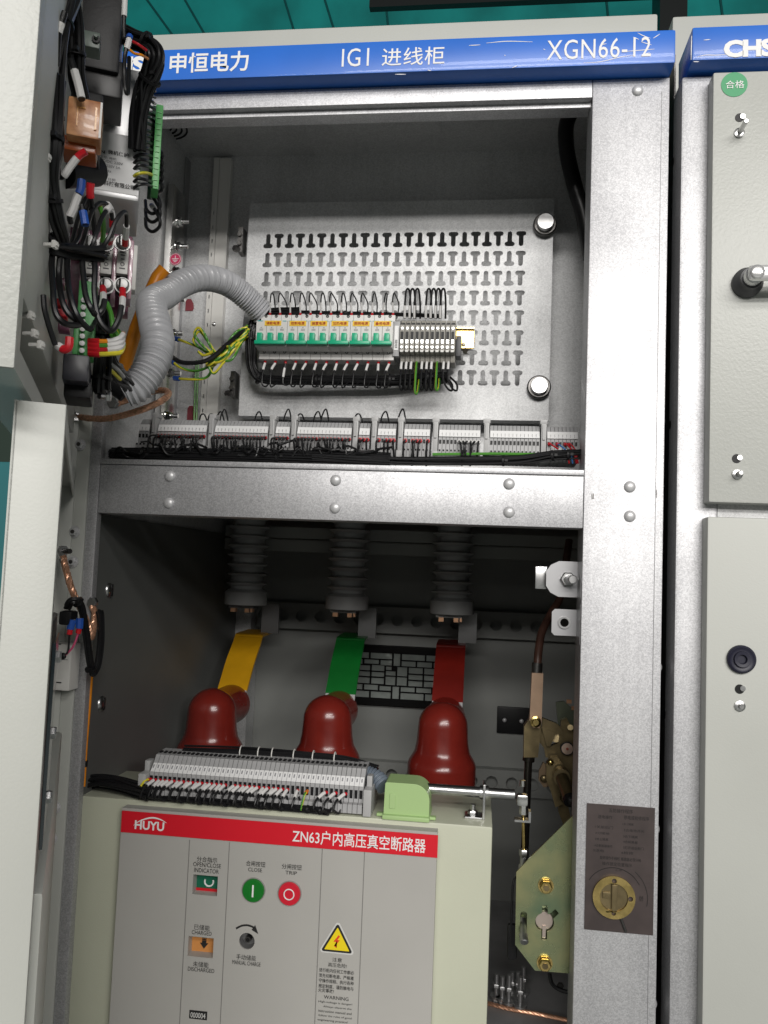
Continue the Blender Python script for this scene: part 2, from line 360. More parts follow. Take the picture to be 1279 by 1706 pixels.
mb = MB(); mb.box((-2.2, 1.5, 0), (-1.05, 2.0, 1.77), bev=.01); tk = mb.build('machine_cabinet', mat('teal_machine_paint', (0.045, 0.22, 0.24), 0.45)); tag(tk, 'teal steel machine cabinet behind the open cream doors', 'machine')
MB().box((-1.42, 1.494, 1.25), (-1.10, 1.4985, 1.62)).build('access_panel', mat('grey_access_panel', (0.22, 0.22, 0.21), .5), tk)
mb = MB(); mb.box((-3.5, 2.2, 0), (-0.9, 2.6, 2.5)); tag(mb.build('partition_screen', TEALD), 'dark green partition screen at far left behind the doors', 'screen')
fl = MB().box((-14, -10, -0.05), (14, 7.0, 0)).build('floor', mat('workshop_floor', (0.22, 0.24, 0.23), 0.5, noise=.2, nscale=3)); tag(fl, kind='structure')

# ------------------------------------------------------------------ main cabinet
cab = thing('switchgear_cabinet', 'open galvanised switchgear cabinet with blue sign band and cream doors swung out left', 'cabinet', (-0.16, 0, 0))
ZB0, ZB1, ZT, ZS = 1.5150, 1.5925, 2.110, 2.1350
mb = MB(); mb.box((XRi, 0, .02), (XR, .045, ZS), bev=.0015); mb.box((XRi + .0006, .045, .02), (XRi + .003, .062, ZS - .002)); mb.build('frame_post', GALV, cab)
mb = MB(); mb.box((XL, 0, .02), (XLi, .014, ZS), bev=.0012); mb.build('frame_post', GALV, cab)
mb = MB(); mb.box((XLi + .0006, 0, ZT), (XRi - .0006, .05, ZS), bev=.001); mb.box((XLi + .0008, .012, ZT - .007), (XRi - .0008, .016, ZT - .0002)); mb.build('lintel', GALV, cab)
mb = MB(); mb.box((XLi + .0006, .0005, ZB0), (XRi - .0006, .045, ZB1 - .008), bev=.001); mb.box((XLi + .0006, -.003, ZB1 - .0075), (XRi - .0006, .04, ZB1), bev=.0012); mb.build('cross_beam', GALV, cab)
rv = None
for u, v in [(283, 793), (281, 838), (559, 800), (558, 846), (848, 806), (848, 853), (1049, 811), (1049, 860), (1062, 151)]:
    MB().dome(P(u, v, 0.0), -EY, .0078, .0048).build('rivet', RIVET, cab)
# pinch marks
MB().box((XR - .0105, -.0007, .03), (XR - .0099, -.0001, ZS - .02)).build('fold_line', mat('fold_shadow', (.30, .30, .31), .5, .4), cab)
MB().box(P(987, 822, -.0008), P(989, 831, -.0004)).build('scratch', DKSTEEL, cab)
# hinge strip and side skins
mb = MB(); mb.box((-.604, -.003, .02), (XL - .0008, .03, ZS), bev=.002); mb.box((-.579, -.0042, .02), (-.5778, -.0028, ZS)); hs = mb.build('hinge_strip', CREAM, cab)
for u, v in [(134, 741), (124, 886), (121, 936), (92, 1345), (86, 1397)]:
    p = P(u, v, -.004); b = MB(); b.cyl(p, p - EY * .0015, .0085, 18); b.hexa(p - EY * .0015, -EY, .0062, .005); b.cyl(p - EY * .0062, p - EY * .0068, .003, 12, m=1); b.build('hinge_bolt', [RIVET, DKSTEEL], cab)
MB().box((-.5635, .0145, .02), (XL, YB, 2.20)).build('side_panel', GALVS, cab)
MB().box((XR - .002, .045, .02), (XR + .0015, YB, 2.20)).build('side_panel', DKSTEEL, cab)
YW = 0.305
MB().box((XL, YW, ZB1 + .004), (XR - .002, YW + .003, 2.20)).build('back_panel', GALVS, cab)
mb = MB(); mb.box((XL, .0505, 2.20), (XR, YB, 2.203)); mb.box((XL, .0505, 2.112), (XR - .002, .0525, 2.1998)); mb.build('top_sheet', GALVS, cab)
MB().box((XL, .045, ZB1 + .0), (XR - .003, YB, ZB1 + .003)).build('shelf', LID, cab)
# cable entry plate under the top
a, b = PZ(540, 190, 2.1985), PZ(735, 226, 2.1985)
mb = MB(); mb.box((a.x, b.y, 2.196), (b.x, a.y + .02, 2.1995)); mb.build('entry_plate', GALVS, cab)
a = PZ(273, 212, 2.199); mb = MB()
for k in range(4): mb.tube([a + V((math.cos(t), math.sin(t), 0)) * (.012 + .009 * k) for t in [i * 6.283 / 28 for i in range(28)]], .0017, 6, closed=True)
mb.build('vent_grille', BLACKM, cab)
# sign band
YS = -.03
mb = MB(); mb.box((XL, YS, 2.1365), (XR + .0005, .045, 2.1830), bev=.003); band = mb.build('sign_band', BLUE, cab)
textpx('申恒电力', 348, 104, 131, 34, YS, WHITE, band, bold=.018)
textpx('CHSH', 215, 109, 114, 29, YS, WHITE, band, bold=.05, spacing=.92)
textpx('IG1', 592, 96, 45, 31, YS, WHITE, band, spacing=1.08)
textpx('进线柜', 688, 94, 104, 31, YS, WHITE, band, bold=.004, spacing=1.05)
textpx('XGN66-12', 997, 81, 173, 35, YS, WHITE, band, spacing=1.05)
def strokes(lst, Y, parent, wd=.0006, m=WHITE):
    mb = MB()
    for l in lst:
        q = catmull([P(u, v, Y) for u, v in l], 5)
        for i in range(len(q) - 1):
            d = (q[i + 1] - q[i]); nn = V((-d.z, 0, d.x)).normalized() * wd * (0.4 + 0.6 * math.sin(math.pi * (i + .5) / (len(q) - 1)))
            mb.add([q[i] - nn - EY * .0004, q[i + 1] - nn - EY * .0004, q[i + 1] + nn - EY * .0004, q[i] + nn - EY * .0004], [(0, 1, 2, 3)])
    return mb.build('scratch', m, parent, smooth=0)
strokes([[(781, 76), (800, 75)], [(810, 72), (845, 69), (887, 70)], [(972, 105), (1000, 103), (1030, 96), (1055, 92)], [(1040, 86), (1066, 84), (1090, 82)], [(1062, 55), (1072, 60), (1083, 64)], [(1088, 64), (1099, 57)], [(1068, 70), (1085, 75)], [(905, 82), (908, 83)], [(840, 92), (842, 93)], [(1068, 92), (1082, 88)], [(1055, 62), (1064, 66)], [(853, 113), (862, 110)], [(712, 117), (718, 118)], [(658, 124), (676, 124)], [(1000, 75), (1010, 73)]], YS, band, .0005)
strokes([[(985, 822), (986, 832)], [(1094, 815), (1094, 830)]], -.0006, cab, .0004, DKSTEEL)
MB().dome(P(1064, 117, -.008), -EZ, .004, .002).build('rivet', RIVET, band)
# cream box on the roof
mb = MB(); mb.box((-.555, .085, 2.203), (XR, .6, P(1097, 22, .085).z), bev=.004); mb.build('top_box', CREAM, cab)

# earth bar on the left wall with bolts, slotted angle
mb = MB(); mb.box((-.5555, .205, 1.625), (-.5445, .263, 2.10), bev=.0006); eb = mb.build('earth_bar', TIN, cab)
for z in (1.655, 1.70, 1.775, 1.845, 1.905, 1.955, 2.00, 2.045):
    p = V((-.5445, .233, z)); b = MB(); b.cyl(p, p + EX * .0015, .010, 16); b.hexa(p + EX * .0015, EX, .008, .006); b.cyl(p + EX * .007, p + EX * .020, .0042, 10); b.build('bolt', CHROME, eb)
p = P(292, 432, .203); b = MB(); b.cyl(p, p - EY * .0006, .0105, 24); st = b.build('earth_symbol', PERED, eb)
b = MB(); q = p - EY * .0012
for dz, hw in ((.0005, .006), (-.002, .0042), (-.0045, .0024)): b.box(q + V((-hw, 0, dz - .0005)), q + V((hw, .0003, dz + .0005)))
b.box(q + V((-.0005, 0, .0008)), q + V((.0005, .0003, .006))); b.tube([q + V((math.cos(t) * .0092, 0, math.sin(t) * .0092)) for t in [i * 6.283 / 24 for i in range(24)]], .0004, 4, closed=True); b.build('symbol', WHITE, st)
xf = P(303, 400, .285).x; MB().box((xf - .0022, .283, 1.60), (xf + .0006, YW - .0005, 2.19)).build('flange_edge', mat('bright_zinc', (.42, .42, .43), .38, .6), cab)
xa, xb_ = P(346, 520, .30).x, P(374, 520, .30).x
mb = MB(); holes = [[(x0, z), (x0 + .0022, z), (x0 + .0022, z + .007), (x0, z + .007)] for z in [1.64 + .026 * i for i in range(18)] for x0 in (.0035,)]
mb.plate([(0, 1.60), (.010, 1.60), (.010, 2.19), (0, 2.19)], holes, (xa, .289, 0), EX, EZ, EY * .0015); mb.box((xa + .0102, .291, 1.60), (xb_, YW - .001, 2.19)); mb.build('slotted_upright', WHITEP, cab)
for u, v in [(356, 540)]: MB().dome(P(u, v, .2905), -EY, .004, .002).build('screw', STEEL, cab)
# blurred red reflections on the back panel, painted as flat dull red patches
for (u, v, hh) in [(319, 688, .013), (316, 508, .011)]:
    p = P(u, v, YW - .001); MB().prism([(-.008, -hh), (.006, -hh), (.008, -.6 * hh), (.007, .2 * hh), (.002, hh), (-.005, hh), (-.008, .6 * hh)], p, EX, EZ, -EY * .0006).build('painted_reflection', mat('dull_red_reflection', (.26, .045, .06), .5), cab)

# hinged plate with T slots
YP = .25
x0, x1, z0, z1 = P(412, 500, YP).x + .0, P(918, 520, YP).x, P(660, 697, YP).z, P(660, 335, YP).z
x0 = P(405, 540, YP).x
def tslot(cx, cz, up):
    wt, ws, h, tb = .0086, .0039, .0130, .0080; s_ = 1 if up else -1
    def arc(ox, oy, r, a0, a1, n=4): return [(ox + r * math.cos(a0 + (a1 - a0) * i / n), oy + r * math.sin(a0 + (a1 - a0) * i / n)) for i in range(n + 1)]
    pts = [(-ws, -h + ws)] + arc(0, -h + ws, ws, math.pi, 2 * math.pi, 5)[1:] + [(ws, h - tb)] + arc(wt - tb / 2, h - tb / 2, tb / 2, -math.pi / 2, math.pi / 2, 4) + arc(-wt + tb / 2, h - tb / 2, tb / 2, math.pi / 2, 3 * math.pi / 2, 4) + [(-ws, h - tb)]
    return [(cx + a, cz + b * s_) for a, b in pts]
holes = []
NX, NZ = 24, 8
xA, xB = P(446.7, 400, YP).x, P(868, 399, YP).x; zA, zB = P(660, 399.5, YP).z, P(660, 628, YP).z
for r_ in range(NZ):
    for c_ in range(NX):
        holes.append(tslot(xA + (xB - xA) * c_ / (NX - 1), zA + (zB - zA) * r_ / (NZ - 1), c_ % 2 == 1))
mb = MB(); mb.plate([(x0, z0), (x1, z0), (x1, z1), (x0, z1)], holes, (0, YP, 0), EX, EZ, EY * .002)
mb.box((x0, YP + .0021, z0), (x0 + .002, YP + .03, z1)); mb.box((x1 - .002, YP + .0021, z0), (x1, YP + .03, z1)); mb.box((x0 + .002, YP + .0021, z0), (x1 - .002, YP + .03, z0 + .002))
mp = mb.build('mounting_plate', GALVS, cab, smooth=0)
for u, v in [(907, 378), (897, 647)]:
    p = P(u, v, YP); b = MB(); b.lathe([(.0195, 0), (.0195, .010), (.0175, .012)], p - EY * .001, -EY, 28); k = b.build('knob', DKSTEEL, mp)
    b = MB(); b.lathe([(.0142, 0), (.0142, .009), (.0130, .0105)], p - EY * .013, -EY, 28); b.build('knob_cap', STEEL, k)
for u, v in [(402, 400), (389, 640)]:
    p = P(u, v, .24); b = MB(); b.box(p + V((-.005, -.004, -.022)), p + V((.003, .02, .022))); b.hexa(p + V((-.002, -.004, -.008)), -EY, .0045, .004); b.hexa(p + V((-.002, -.004, .008)), -EY, .0045, .004); b.hexa(p + V((-.004, -.002, -.018)), V((-.6, -1, 0)), .006, .01); b.build('hinge', DKSTEEL, cab)

# lower compartment
ZF = .72
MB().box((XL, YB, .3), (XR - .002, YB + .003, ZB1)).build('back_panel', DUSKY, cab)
MB().box((XL + .0005, .0148, .3), (XL + .004, YB, ZB0 - .0005)).build('inner_side_sheet', mat('shade_toned_side_sheet', (.13, .135, .13), .5, .1, noise=.1, nscale=9), cab)  # inner left sheet, the wall's shade put into its dark base colour
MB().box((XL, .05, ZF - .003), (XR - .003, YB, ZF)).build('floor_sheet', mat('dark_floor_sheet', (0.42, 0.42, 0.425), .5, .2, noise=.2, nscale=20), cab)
p0, p1 = P(400, 1178, .79), P(436, 1178, .79)
MB().box((XL + .004, .735, .3), (-.520, .798, ZB1 - .03)).build('corner_post', GALVS, cab)
for vc, hh in ((1033, .030), (1291, .028)):                    # perforated rails on the back wall
    zc = P(640, vc, .77).z; hl = [circ(-.50 + .045 * i, 0, .0135, 18) for i in range(17)]
    b = MB(); b.plate([(-.519, -hh), (XR - .004, -hh), (XR - .004, hh), (-.519, hh)], hl, (0, .772, zc), EX, EZ, EY * .003); b.box((-.519, .776, zc + hh - .003), (XR - .004, .799, zc + hh)); b.build('perforated_rail', DUSKY, cab, smooth=0)
for v0, ua, ub in [(915, 480, 900), (893, 330, 930)]:
    zc = P(640, v0, .62).z; MB().box((XL + .005, .62, zc - .012), (XR - .01, .66, zc + .012)).build('cross_rail', DUSKY, cab)
for u, v in [(181, 983), (168, 1172)]:
    p = PX(u, v, XL + .004); b = MB(); b.dome(p, EX, .0115, .006); b.box(p + V((.002, -.0015, -.009)), p + V((.0064, .0015, .009)), 1); b.build('screw', [STEEL, BLACKM], cab)
p = P(855, 1200, .795); b = MB(); b.box((p.x - .037, .790, p.z - .03), (p.x + .037, .7985, p.z + .03), bev=.003); k = b.build('blanking_plate', BLACKM, cab)
for dx in (-.02, .018): MB().dome(p + V((dx, -.005, 0)), -EY, .005, .003).build('rivet', RIVET, k)
# lattice window on the back wall
YL = .79
wc = P(662, 1126, YL); ww, wh = .205, .137
b = MB(); b.box((wc.x - ww / 2, YL - .004, wc.z - wh / 2), (wc.x + ww / 2, YL + .008, wc.z + wh / 2), bev=.004); win = b.build('lattice_window', mat('black_lattice', (.004, .004, .004), .5, spec=.15), cab)
gx0, gx1, gz0, gz1 = 100, 840, 165, 700                     # pane layout as seen, in its own units
def pane(a, b_, c, d):
    X = lambda t: wc.x - .46 * ww + (t) * .92 * ww; Z = lambda t: wc.z + .375 * wh - t * .75 * wh
    return (X(a), X(c), Z(d), Z(b_))
LAY = [(0, 0, .145, .13), (.165, 0, .43, .13), (.45, 0, .53, .27), (.55, 0, .83, .13), (.85, 0, 1, .13), (0, .155, .07, .27), (.09, .155, .27, .25), (.29, .155, .43, .27), (0, .29, .165, .40), (.185, .27, .34, .40), (.36, .29, .43, .37), (.55, .155, .72, .27), (.74, .155, .92, .27), (.94, .155, 1, .27), (.64, .29, .81, .42), (.83, .29, 1, .42), (.36, .39, .48, .49), (.36, .51, .48, .70), (.50, .29, .62, .49), (.50, .51, .62, .70), (0, .425, .165, .53), (.185, .425, .34, .53), (0, .555, .165, .69), (.185, .555, .34, .69), (.64, .445, .81, .555), (.83, .445, 1, .555), (.64, .58, .81, .70), (.83, .58, 1, .70), (0, .71, .08, .83), (.10, .71, .27, .83), (.29, .725, .43, .83), (0, .855, .165, 1), (.185, .855, .43, 1), (.45, .725, .53, 1), (.55, .725, .72, .83), (.74, .725, .92, .83), (.94, .725, 1, .83), (.55, .855, .83, 1), (.85, .855, 1, 1)]
b = MB(); hl = []
for q in LAY:
    a0, a1, c0, c1 = pane(*q); b.box((a0 - .0004, YL - .0062, c0 - .0004), (a1 + .0004, YL - .0046, c1 + .0004)); hl.append([(a0, c0), (a1, c0), (a1, c1), (a0, c1)])
b.build('panes', MIRROR, win, smooth=0)
b = MB(); b.plate([(wc.x - ww / 2 + .001, wc.z - wh / 2 + .001), (wc.x + ww / 2 - .001, wc.z - wh / 2 + .001), (wc.x + ww / 2 - .001, wc.z + wh / 2 - .001), (wc.x - ww / 2 + .001, wc.z + wh / 2 - .001)], hl, (0, YL - .0105, 0), EX, EZ, EY * .004); b.build('lattice', MATS['black_lattice'], win, smooth=0)

# plaque with the key selector on the right post
pc = P(1030, 1447, -.0015); pw_, ph_ = .1165 * .815, P(1030, 1341, 0).z - P(1030, 1552, 0).z
xa, xb_ = P(975, 1445, 0).x, P(1089, 1447, 0).x
b = MB(); b.box((xa, -.0018, pc.z - ph_ / 2), (xb_, -.0002, pc.z + ph_ / 2)); plq = b.build('instruction_plaque', PLAQ, cab)
for s_, u, v, wp, hp in [('五防操作程序', 1034, 1351, 40, 7), ('送电操作', 1008, 1361, 24, 6), ('停电或检修程序', 1060, 1363, 42, 7), ('1合上隔离', 1046, 1373, 18, 4), ('2合接地开关', 1056, 1384, 34, 4.5), ('1关前后门', 1006, 1378, 30, 5), ('3合下隔离', 1050, 1394, 24, 4.5), ('2分接地', 1003, 1388, 24, 4), ('4合断路器', 1050, 1403, 24, 4.5), ('3合上隔离', 1002, 1398, 22, 4.5), ('5打开前后柜门', 1055, 1413, 34, 5), ('4合断路器操作', 1005, 1409, 30, 4.5), ('6检修', 1045, 1421, 20, 4.5), ('5送电', 997, 1417, 18, 4.5), ('旋转操作手柄时, 断路器必须分闸', 1033, 1431, 68, 6), ('操作锁定位置指示', 1028, 1440, 50, 6), ('工作', 1030, 1450, 12, 3), ('检修', 1068, 1497, 7, 9)]:
    textpx(s_, u, v, wp, hp, -.0018, FADED, plq, th=.0004)
sc_ = P(1022, 1494, -.002)
b = MB()
for rr, a0, a1 in ((.036, .5, 2.6), (.042, -.2, .9)): b.tube([sc_ + V((rr * math.cos(t), 0, rr * math.sin(t))) for t in [a0 + (a1 - a0) * i / 14 for i in range(15)]], .0005, 4)
b.build('dial_mark', FADED, plq)
b = MB(); b.plate(circ(0, 0, .0265, 36), [circ(0, 0, .0175, 24), circ(0, .0205, .0032, 12), circ(.0205, 0, .0032, 12), circ(0, -.0195, .0028, 12)], sc_ + V((0, -.0035, 0)), EX, EZ, EY * .003); sel = b.build('selector_ring', GOLD, cab)
b = MB(); b.cyl(sc_ + V((0, .004, 0)), sc_ + V((0, -.001, 0)), .0172, 26); b.box(sc_ + V((-.003, -.005, -.016)), sc_ + V((.004, .0, .0165)), bev=.001); b.box(sc_ + V((-.014, -.003, -.002)), sc_ + V((-.004, 0, .006)), bev=.001); b.build('selector_core', BRONZE, sel)
b = MB(); b.tube([sc_ + V((.008, -.001, -.022)), sc_ + V((.016, -.001, -.042))], .0017, 8); b.build('pointer', DKSTEEL, sel)

# stay brackets on the inner edge of the right post
p = P(945, 965, .05)
b = MB(); 
b.prism([(-.029, -.010), (-.023, -.019), (-.012, -.0245), (.020, -.0245), (.020, .0245), (-.012, .0245), (-.023, .019), (-.029, .010)], p, EX, EZ, -EY * .0025); b.box((p.x + .0205, .01, p.z - .0245), (XRi - .0005, .052, p.z + .0245)); k = b.build('stop_bracket', mat('bright_zinc', (.42, .42, .43), .38, .6), cab)
b = MB(); b.hexa(p + V((0, -.0026, 0)), -EY, .0105, .007); b.cyl(p + V((0, -.009, 0)), p + V((.004, -.032, .0)), .0062, 16, bev=.001); b.build('bolt', STEEL, k)
b = MB(); b.box(p + V((-.043, .01, -.015)), p + V((-.027, .016, .016)), bev=.001); b.build('lug', STEEL, k)
for dz in (.012, -.014): MB().dome(p + V((.019, -.003, dz)), -EY, .005, .004).build('screw', STEEL, k)
p = P(942, 1037, .05)
b = MB(); hl = [circ(-.002, 0, .006, 18)]
b.plate([(-.019, -.014), (-.015, -.018), (.020, -.018), (.020, .018), (-.015, .018), (-.019, .014)], hl, p, EX, EZ, -EY * .0025); b.box((p.x + .0205, .01, p.z - .026), (XRi - .0005, .052, p.z + .028)); k = b.build('stop_bracket', MATS['bright_zinc'], cab)
b = MB(); b.lathe([(.0058, -.004), (.0058, 0), (.0085, 0), (.0085, .003), (.0058, .003), (.0058, -.004)], p + V((-.002, -.0025, 0)), -EY, 20, 0, False); b.build('bush', STEEL, k)
for dz in (.023, -.024): MB().dome(p + V((.0245, -.003, dz)), -EY, .005, .005).build('screw', STEEL, k)

# ------------------------------------------------------------------ doors of the main cabinet (hinged at the left post)
def door(hx, hy, fx, fy, zb, zt, th, m, name, lean=0.0):
    h, f = V((hx, hy, 0)), V((fx, fy, 0)); e = (f - h).normalized(); n = V((-e.y, e.x, 0)); L = (f - h).length
    M = Matrix(((e.x, n.x, 0, hx), (e.y, n.y, 0, hy), (0, 0, 1, 0), (0, 0, 0, 1)))
    b = MB()
    b.box((0, -th, zb), (L, -th + .002, zt), M=M)                                 # skin
    b.box((L - .0022, -th, zb), (L, 0, zt), M=M, bev=.001); b.box((0, -th + .002, zb), (.002, 0, zt), M=M)
    b.box((.002, -th + .002, zt - .002), (L - .0022, 0, zt), M=M); b.box((.002, -th + .002, zb), (L - .0022, 0, zb + .002), M=M)
    b.box((L - .020, -.0018, zb + .002), (L - .0022, 0, zt - .002), M=M); b.box((.002, -.0018, zt - .016), (L - .02, -.0002, zt - .002), M=M); b.box((.002, -.0018, zb + .002), (L - .02, -.0002, zb + .016), M=M)
    return b.build(name, m, cab), M, e, n, L
ud, UM, ue, un, UL = door(-.578, -.006, -.2765, -.655, 1.560, 2.13, .034, CREAMT, 'upper_door')
ld, LM, le, ln, LL = door(-.578, -.006, -.280, -.586, .30, 1.5525, .032, CREAM, 'lower_door')
def lb(M, lo, hi, name, m, parent, bev=0):
    return MB().box(lo, hi, bev=bev, M=M).build(name, m, parent)
lb(LM, (.52, -.029, 1.235), (LL - .0205, .0005, 1.405), 'window_frame', DKSTEEL, ld, .002)
lb(LM, (.535, .0007, 1.25), (LL - .03, .003, 1.39), 'window_glass', DGLASS, ld)
for z in (1.37, 1.31, 1.26): MB().hexa(LM @ V((.528, .0006, z)), ln, .005, .005).build('window_nut', STEEL, ld)
lb(LM, (.09, -.0295, .40), (LL - .0205, .006, 1.225), 'stiffener', CREAM, ld, .004)
lb(UM, (.04, -.0315, 1.62), (UL - .06, -.004, 2.10), 'stiffener', CREAMT, ud, .004)

# ------------------------------------------------------------------ right-hand neighbour cabinet
nb = thing('neighbour_cabinet', 'closed cream switchgear cabinet at right with green round sticker and chrome handle', 'cabinet', (.7, 0, 0))
NX0, NX1 = .2525, 1.15
ZC = 2.1285
mb = MB(); mb.box((NX0, .0, .02), (.305, .05, ZC + .007), bev=.004); mb.build('frame_post', GALV, nb)
MB().box((NX0 + .0008, .05, .02), (NX0 + .003, .9, 2.20)).build('side_panel', DKSTEEL, nb)
for u, v, X in [(1122, 270, NX0), (1117, 708, NX0), (1108, 1190, NX0)]:
    p = PX(u, v, NX0 + .0006); MB().cyl(p, p - EX * .001, .006, 12).build('bolt_hole', BLACKM, nb)
for z in (1.335, 1.125, .905): MB().dome(V((XR + .0006, .03, z)), EX, .008, .007).build('rivet', RIVET, cab)
mb = MB(); mb.box((NX0 + .006, -.028, 2.140), (NX1, .05, 2.1865), bev=.003); nband = mb.build('sign_band', BLUE, nb)
textpx('CHSH', 1262, 80, 114, 32, -.028, WHITE, nband, bold=.05, spacing=.92)
strokes([[(1172, 67), (1183, 66)], [(1161, 95), (1175, 92), (1192, 92), (1212, 91)], [(1155, 103), (1164, 103)], [(1152, 60), (1151, 100)]], -.028, nband, .0005)
mb = MB(); mb.box((.2595, .095, 2.14), (NX1, .6, P(1122, 27, .095).z), bev=.004); mb.build('top_box', CREAM, nb)
dx = P(1184, 500, -.025).x
zu0, zu1, zl1 = P(1230, 838, -.025).z, P(1230, 119, -.025).z, P(1230, 862, -.025).z
MB().box((.3052, .002, .02), (NX1, .04, ZC)).build('frame_face', GALVS, nb)
nud = MB().box((dx, -.025, zu0), (NX1, .001, zu1), bev=.003).build('upper_door', CREAMT, nb)
nld = MB().box((dx - .001, -.025, .1), (NX1, .001, zl1), bev=.003).build('lower_door', CREAM, nb)
YD = -.0252
def stud(u, v, Y, parent, L, uh, vh):
    p = P(uh, vh, Y); b = MB(); b.cyl(p + EY * .001, p - EY * .0006, .0058, 18, m=1); b.cyl(p + V((.0035, 0, .001)), p + V((.0035, -.002, .001)), .0034, 12); b.build('screw_hole', [STEEL, BLACKM], parent)
    p = P(u, v, Y); b = MB(); b.lathe([(.0066, 0), (.0066, .002), (.004, .003)], p, -EY, 18); b.cyl(p - EY * .003, p + V((.0, -L, 0)), .0032, 12, bev=.0006); b.build('earth_stud', STEEL, parent)
stud(1231, 222, YD, nud, .03, 1232, 196); stud(1228, 790, YD, nud, .016, 1227, 764); stud(1232, 1176, YD, nld, .008, 1232, 1148)
p = P(1223, 141, YD); b = MB(); b.cyl(p, p - EY * .0005, .0168, 40); k = b.build('inspection_sticker', STICKG, nud)
textpx('合格', 1224, 141, 31, 14, YD - .0006, WHITE, k, bold=.0)
p = P(1243, 473, YD); b = MB(); b.lathe([(.019, 0), (.019, .008), (.014, .014), (.0135, .022)], p, -EY, 28); hb = b.build('handle_base', DKGREY, nud)
q = p + V((0, -.022, 0)); b = MB(); b.cyl(q, q + V((0, -.014, 0)), .0115, 24, bev=.002); b.box(q + V((-.0095, -.022, -.010)), q + V((.11, -.010, .010)), bev=.006); b.dome(q + V((0, -.0215, 0)), -EY, .0092, .003); b.build('handle_lever', mat('satin_chrome', (.80, .80, .80), .22, .65), hb)
p = P(1234, 1098, YD); b = MB(); b.lathe([(.0175, 0), (.0175, .004), (.015, .006), (.0125, .0045), (.0105, .0045), (.0095, .0075), (.006, .007), (.005, .003), (.0001, .003)], p, -EY, 32); b.build('round_plug', NAVY, nld)

# ------------------------------------------------------------------ instruments on the upper shelf
YR = .24
zr = P(700, 565, YR).z
mb = MB(); mb.box((P(425, 565, YR).x, YR - .004, zr - .0165), (P(789, 572, .232).x, YR - .0025, zr + .0165)); mb.box((P(425, 565, YR).x, YR - .0105, zr - .0175), (P(789, 572, .232).x, YR - .0042, zr - .0152)); mb.box((P(425, 565, YR).x, YR - .0105, zr + .0152), (P(789, 572, .232).x, YR - .0042, zr + .0175))
rail = mb.build('din_rail', GOLD); tag(rail, 'yellow passivated mounting rail on the slotted plate, its end showing right', 'rail')
MB().dome(P(772, 574, YR - .0045), -EY, .003, .002).build('screw', STEEL, rail)
YN, YBd = .165, .190
xL, xR = P(433, 560, YBd).x, P(657, 566, YBd).x
pw = (xR - xL) / 13
zt, zb = P(545, 524, YBd).z, P(545, 600, YBd).z; Hm = zt - zb
zn1, zn0 = P(545, 534, YN).z, P(545, 580, YN).z
ztog1, ztog0 = P(545, 554, YN - .01).z, P(545, 573, YN - .01).z
def mcb(n):
    r = thing('circuit_breaker', None, 'circuit breaker', (xL, .24, zb)); W = pw * n
    b = MB()
    for k in range(n):
        pr = [(.232, zb + .004), (YBd + .004, zb), (YBd, zb + .001), (YBd, zb + .017), (YBd - .003, zn0 + .0), (YN, zn0 + .002), (YN, zn1 - .001), (YN + .002, zn1), (YBd, zn1 + .004), (YBd, zt - .001), (YBd + .003, zt), (.232, zt - .003)]
        b.prism([(y, z) for y, z in pr], (xL + pw * k + .0003, 0, 0), EY, EZ, EX * (pw - .0006))
    b.build('case', MCBW, r)
    b = MB(); b.box((xL + .0008, YN - .010, ztog0), (xL + W - .0008, YN + .001, ztog0 + .006), bev=.0008)
    for k in range(n): b.box((xL + pw * (k + .5) - .0042, YN - .0095, ztog0 + .0058), (xL + pw * (k + .5) + .0042, YN + .001, ztog1), bev=.0008)
    b.build('toggle', TOGG, r)
    for k in range(n):
        xc = xL + pw * (k + .5)
        b = MB(); b.cyl((xc, YBd - .0003, P(545, 527, YBd).z), (xc, YBd + .003, P(545, 527, YBd).z), .0026, 12, m=1); b.cyl((xc, YBd - .0008, P(545, 527, YBd).z - .0004), (xc, YBd, P(545, 527, YBd).z), .0014, 10); b.build('terminal_screw', [STEEL, BLACKM], r)
        b = MB(); b.cyl((xc, YBd - .0003, P(545, 587, YBd).z), (xc, YBd + .003, P(545, 587, YBd).z), .0026, 12, m=1); b.cyl((xc, YBd - .0008, P(545, 587, YBd).z - .0004), (xc, YBd, P(545, 587, YBd).z), .0013, 10); b.build('terminal_screw', [STEEL, BLACKM], r)
    lw = .0275; lc = V((xL + W / 2 + (.002 if n == 3 else 0), YN - .0008, P(545, 538.5, YN).z + random.uniform(-.0008, .0008)))
    k = MB().box(lc + V((-lw / 2, 0, -.0042)), lc + V((lw / 2, .0006, .0042))).build('circuit_label', YLAB, r)
    k['_c'] = tuple(lc)
    b = MB()
    for q in range(n):
        xc = xL + pw * (q + .5)
        b.box((xc - .0012, YN - .0004, P(545, 546, YN).z - .0008), (xc + .0012, YN, P(545, 546, YN).z + .0008))
        for t in range(3): b.box((xc - .004 + .001, YN - .0004, P(545, 550, YN).z + .0012 * t - .001), (xc + .0035, YN, P(545, 550, YN).z + .0012 * t - .0005))
    b.build('rating_print', mat('grey_print', (.35, .35, .36), .6), r)
    b = MB(); b.box((xL + .002, YN - .0004, P(545, 535, YN).z - .0007), (xL + .011, YN, P(545, 535, YN).z + .0007)); b.box((xL + W - .008, YN - .0004, P(545, 535, YN).z - .0007), (xL + W - .002, YN, P(545, 535, YN).z + .0007)); b.build('maker_print', mat('teal_print', (.10, .45, .45), .6), r)
    return r
def copy_tree(r):
    c = r.copy(); COL.objects.link(c)
    for ch in list(r.children):
        d = ch.copy(); COL.objects.link(d); d.parent = c
        for g in list(ch.children): h = g.copy(); COL.objects.link(h); h.parent = d
    return c
m3 = mcb(3); m2 = mcb(2)
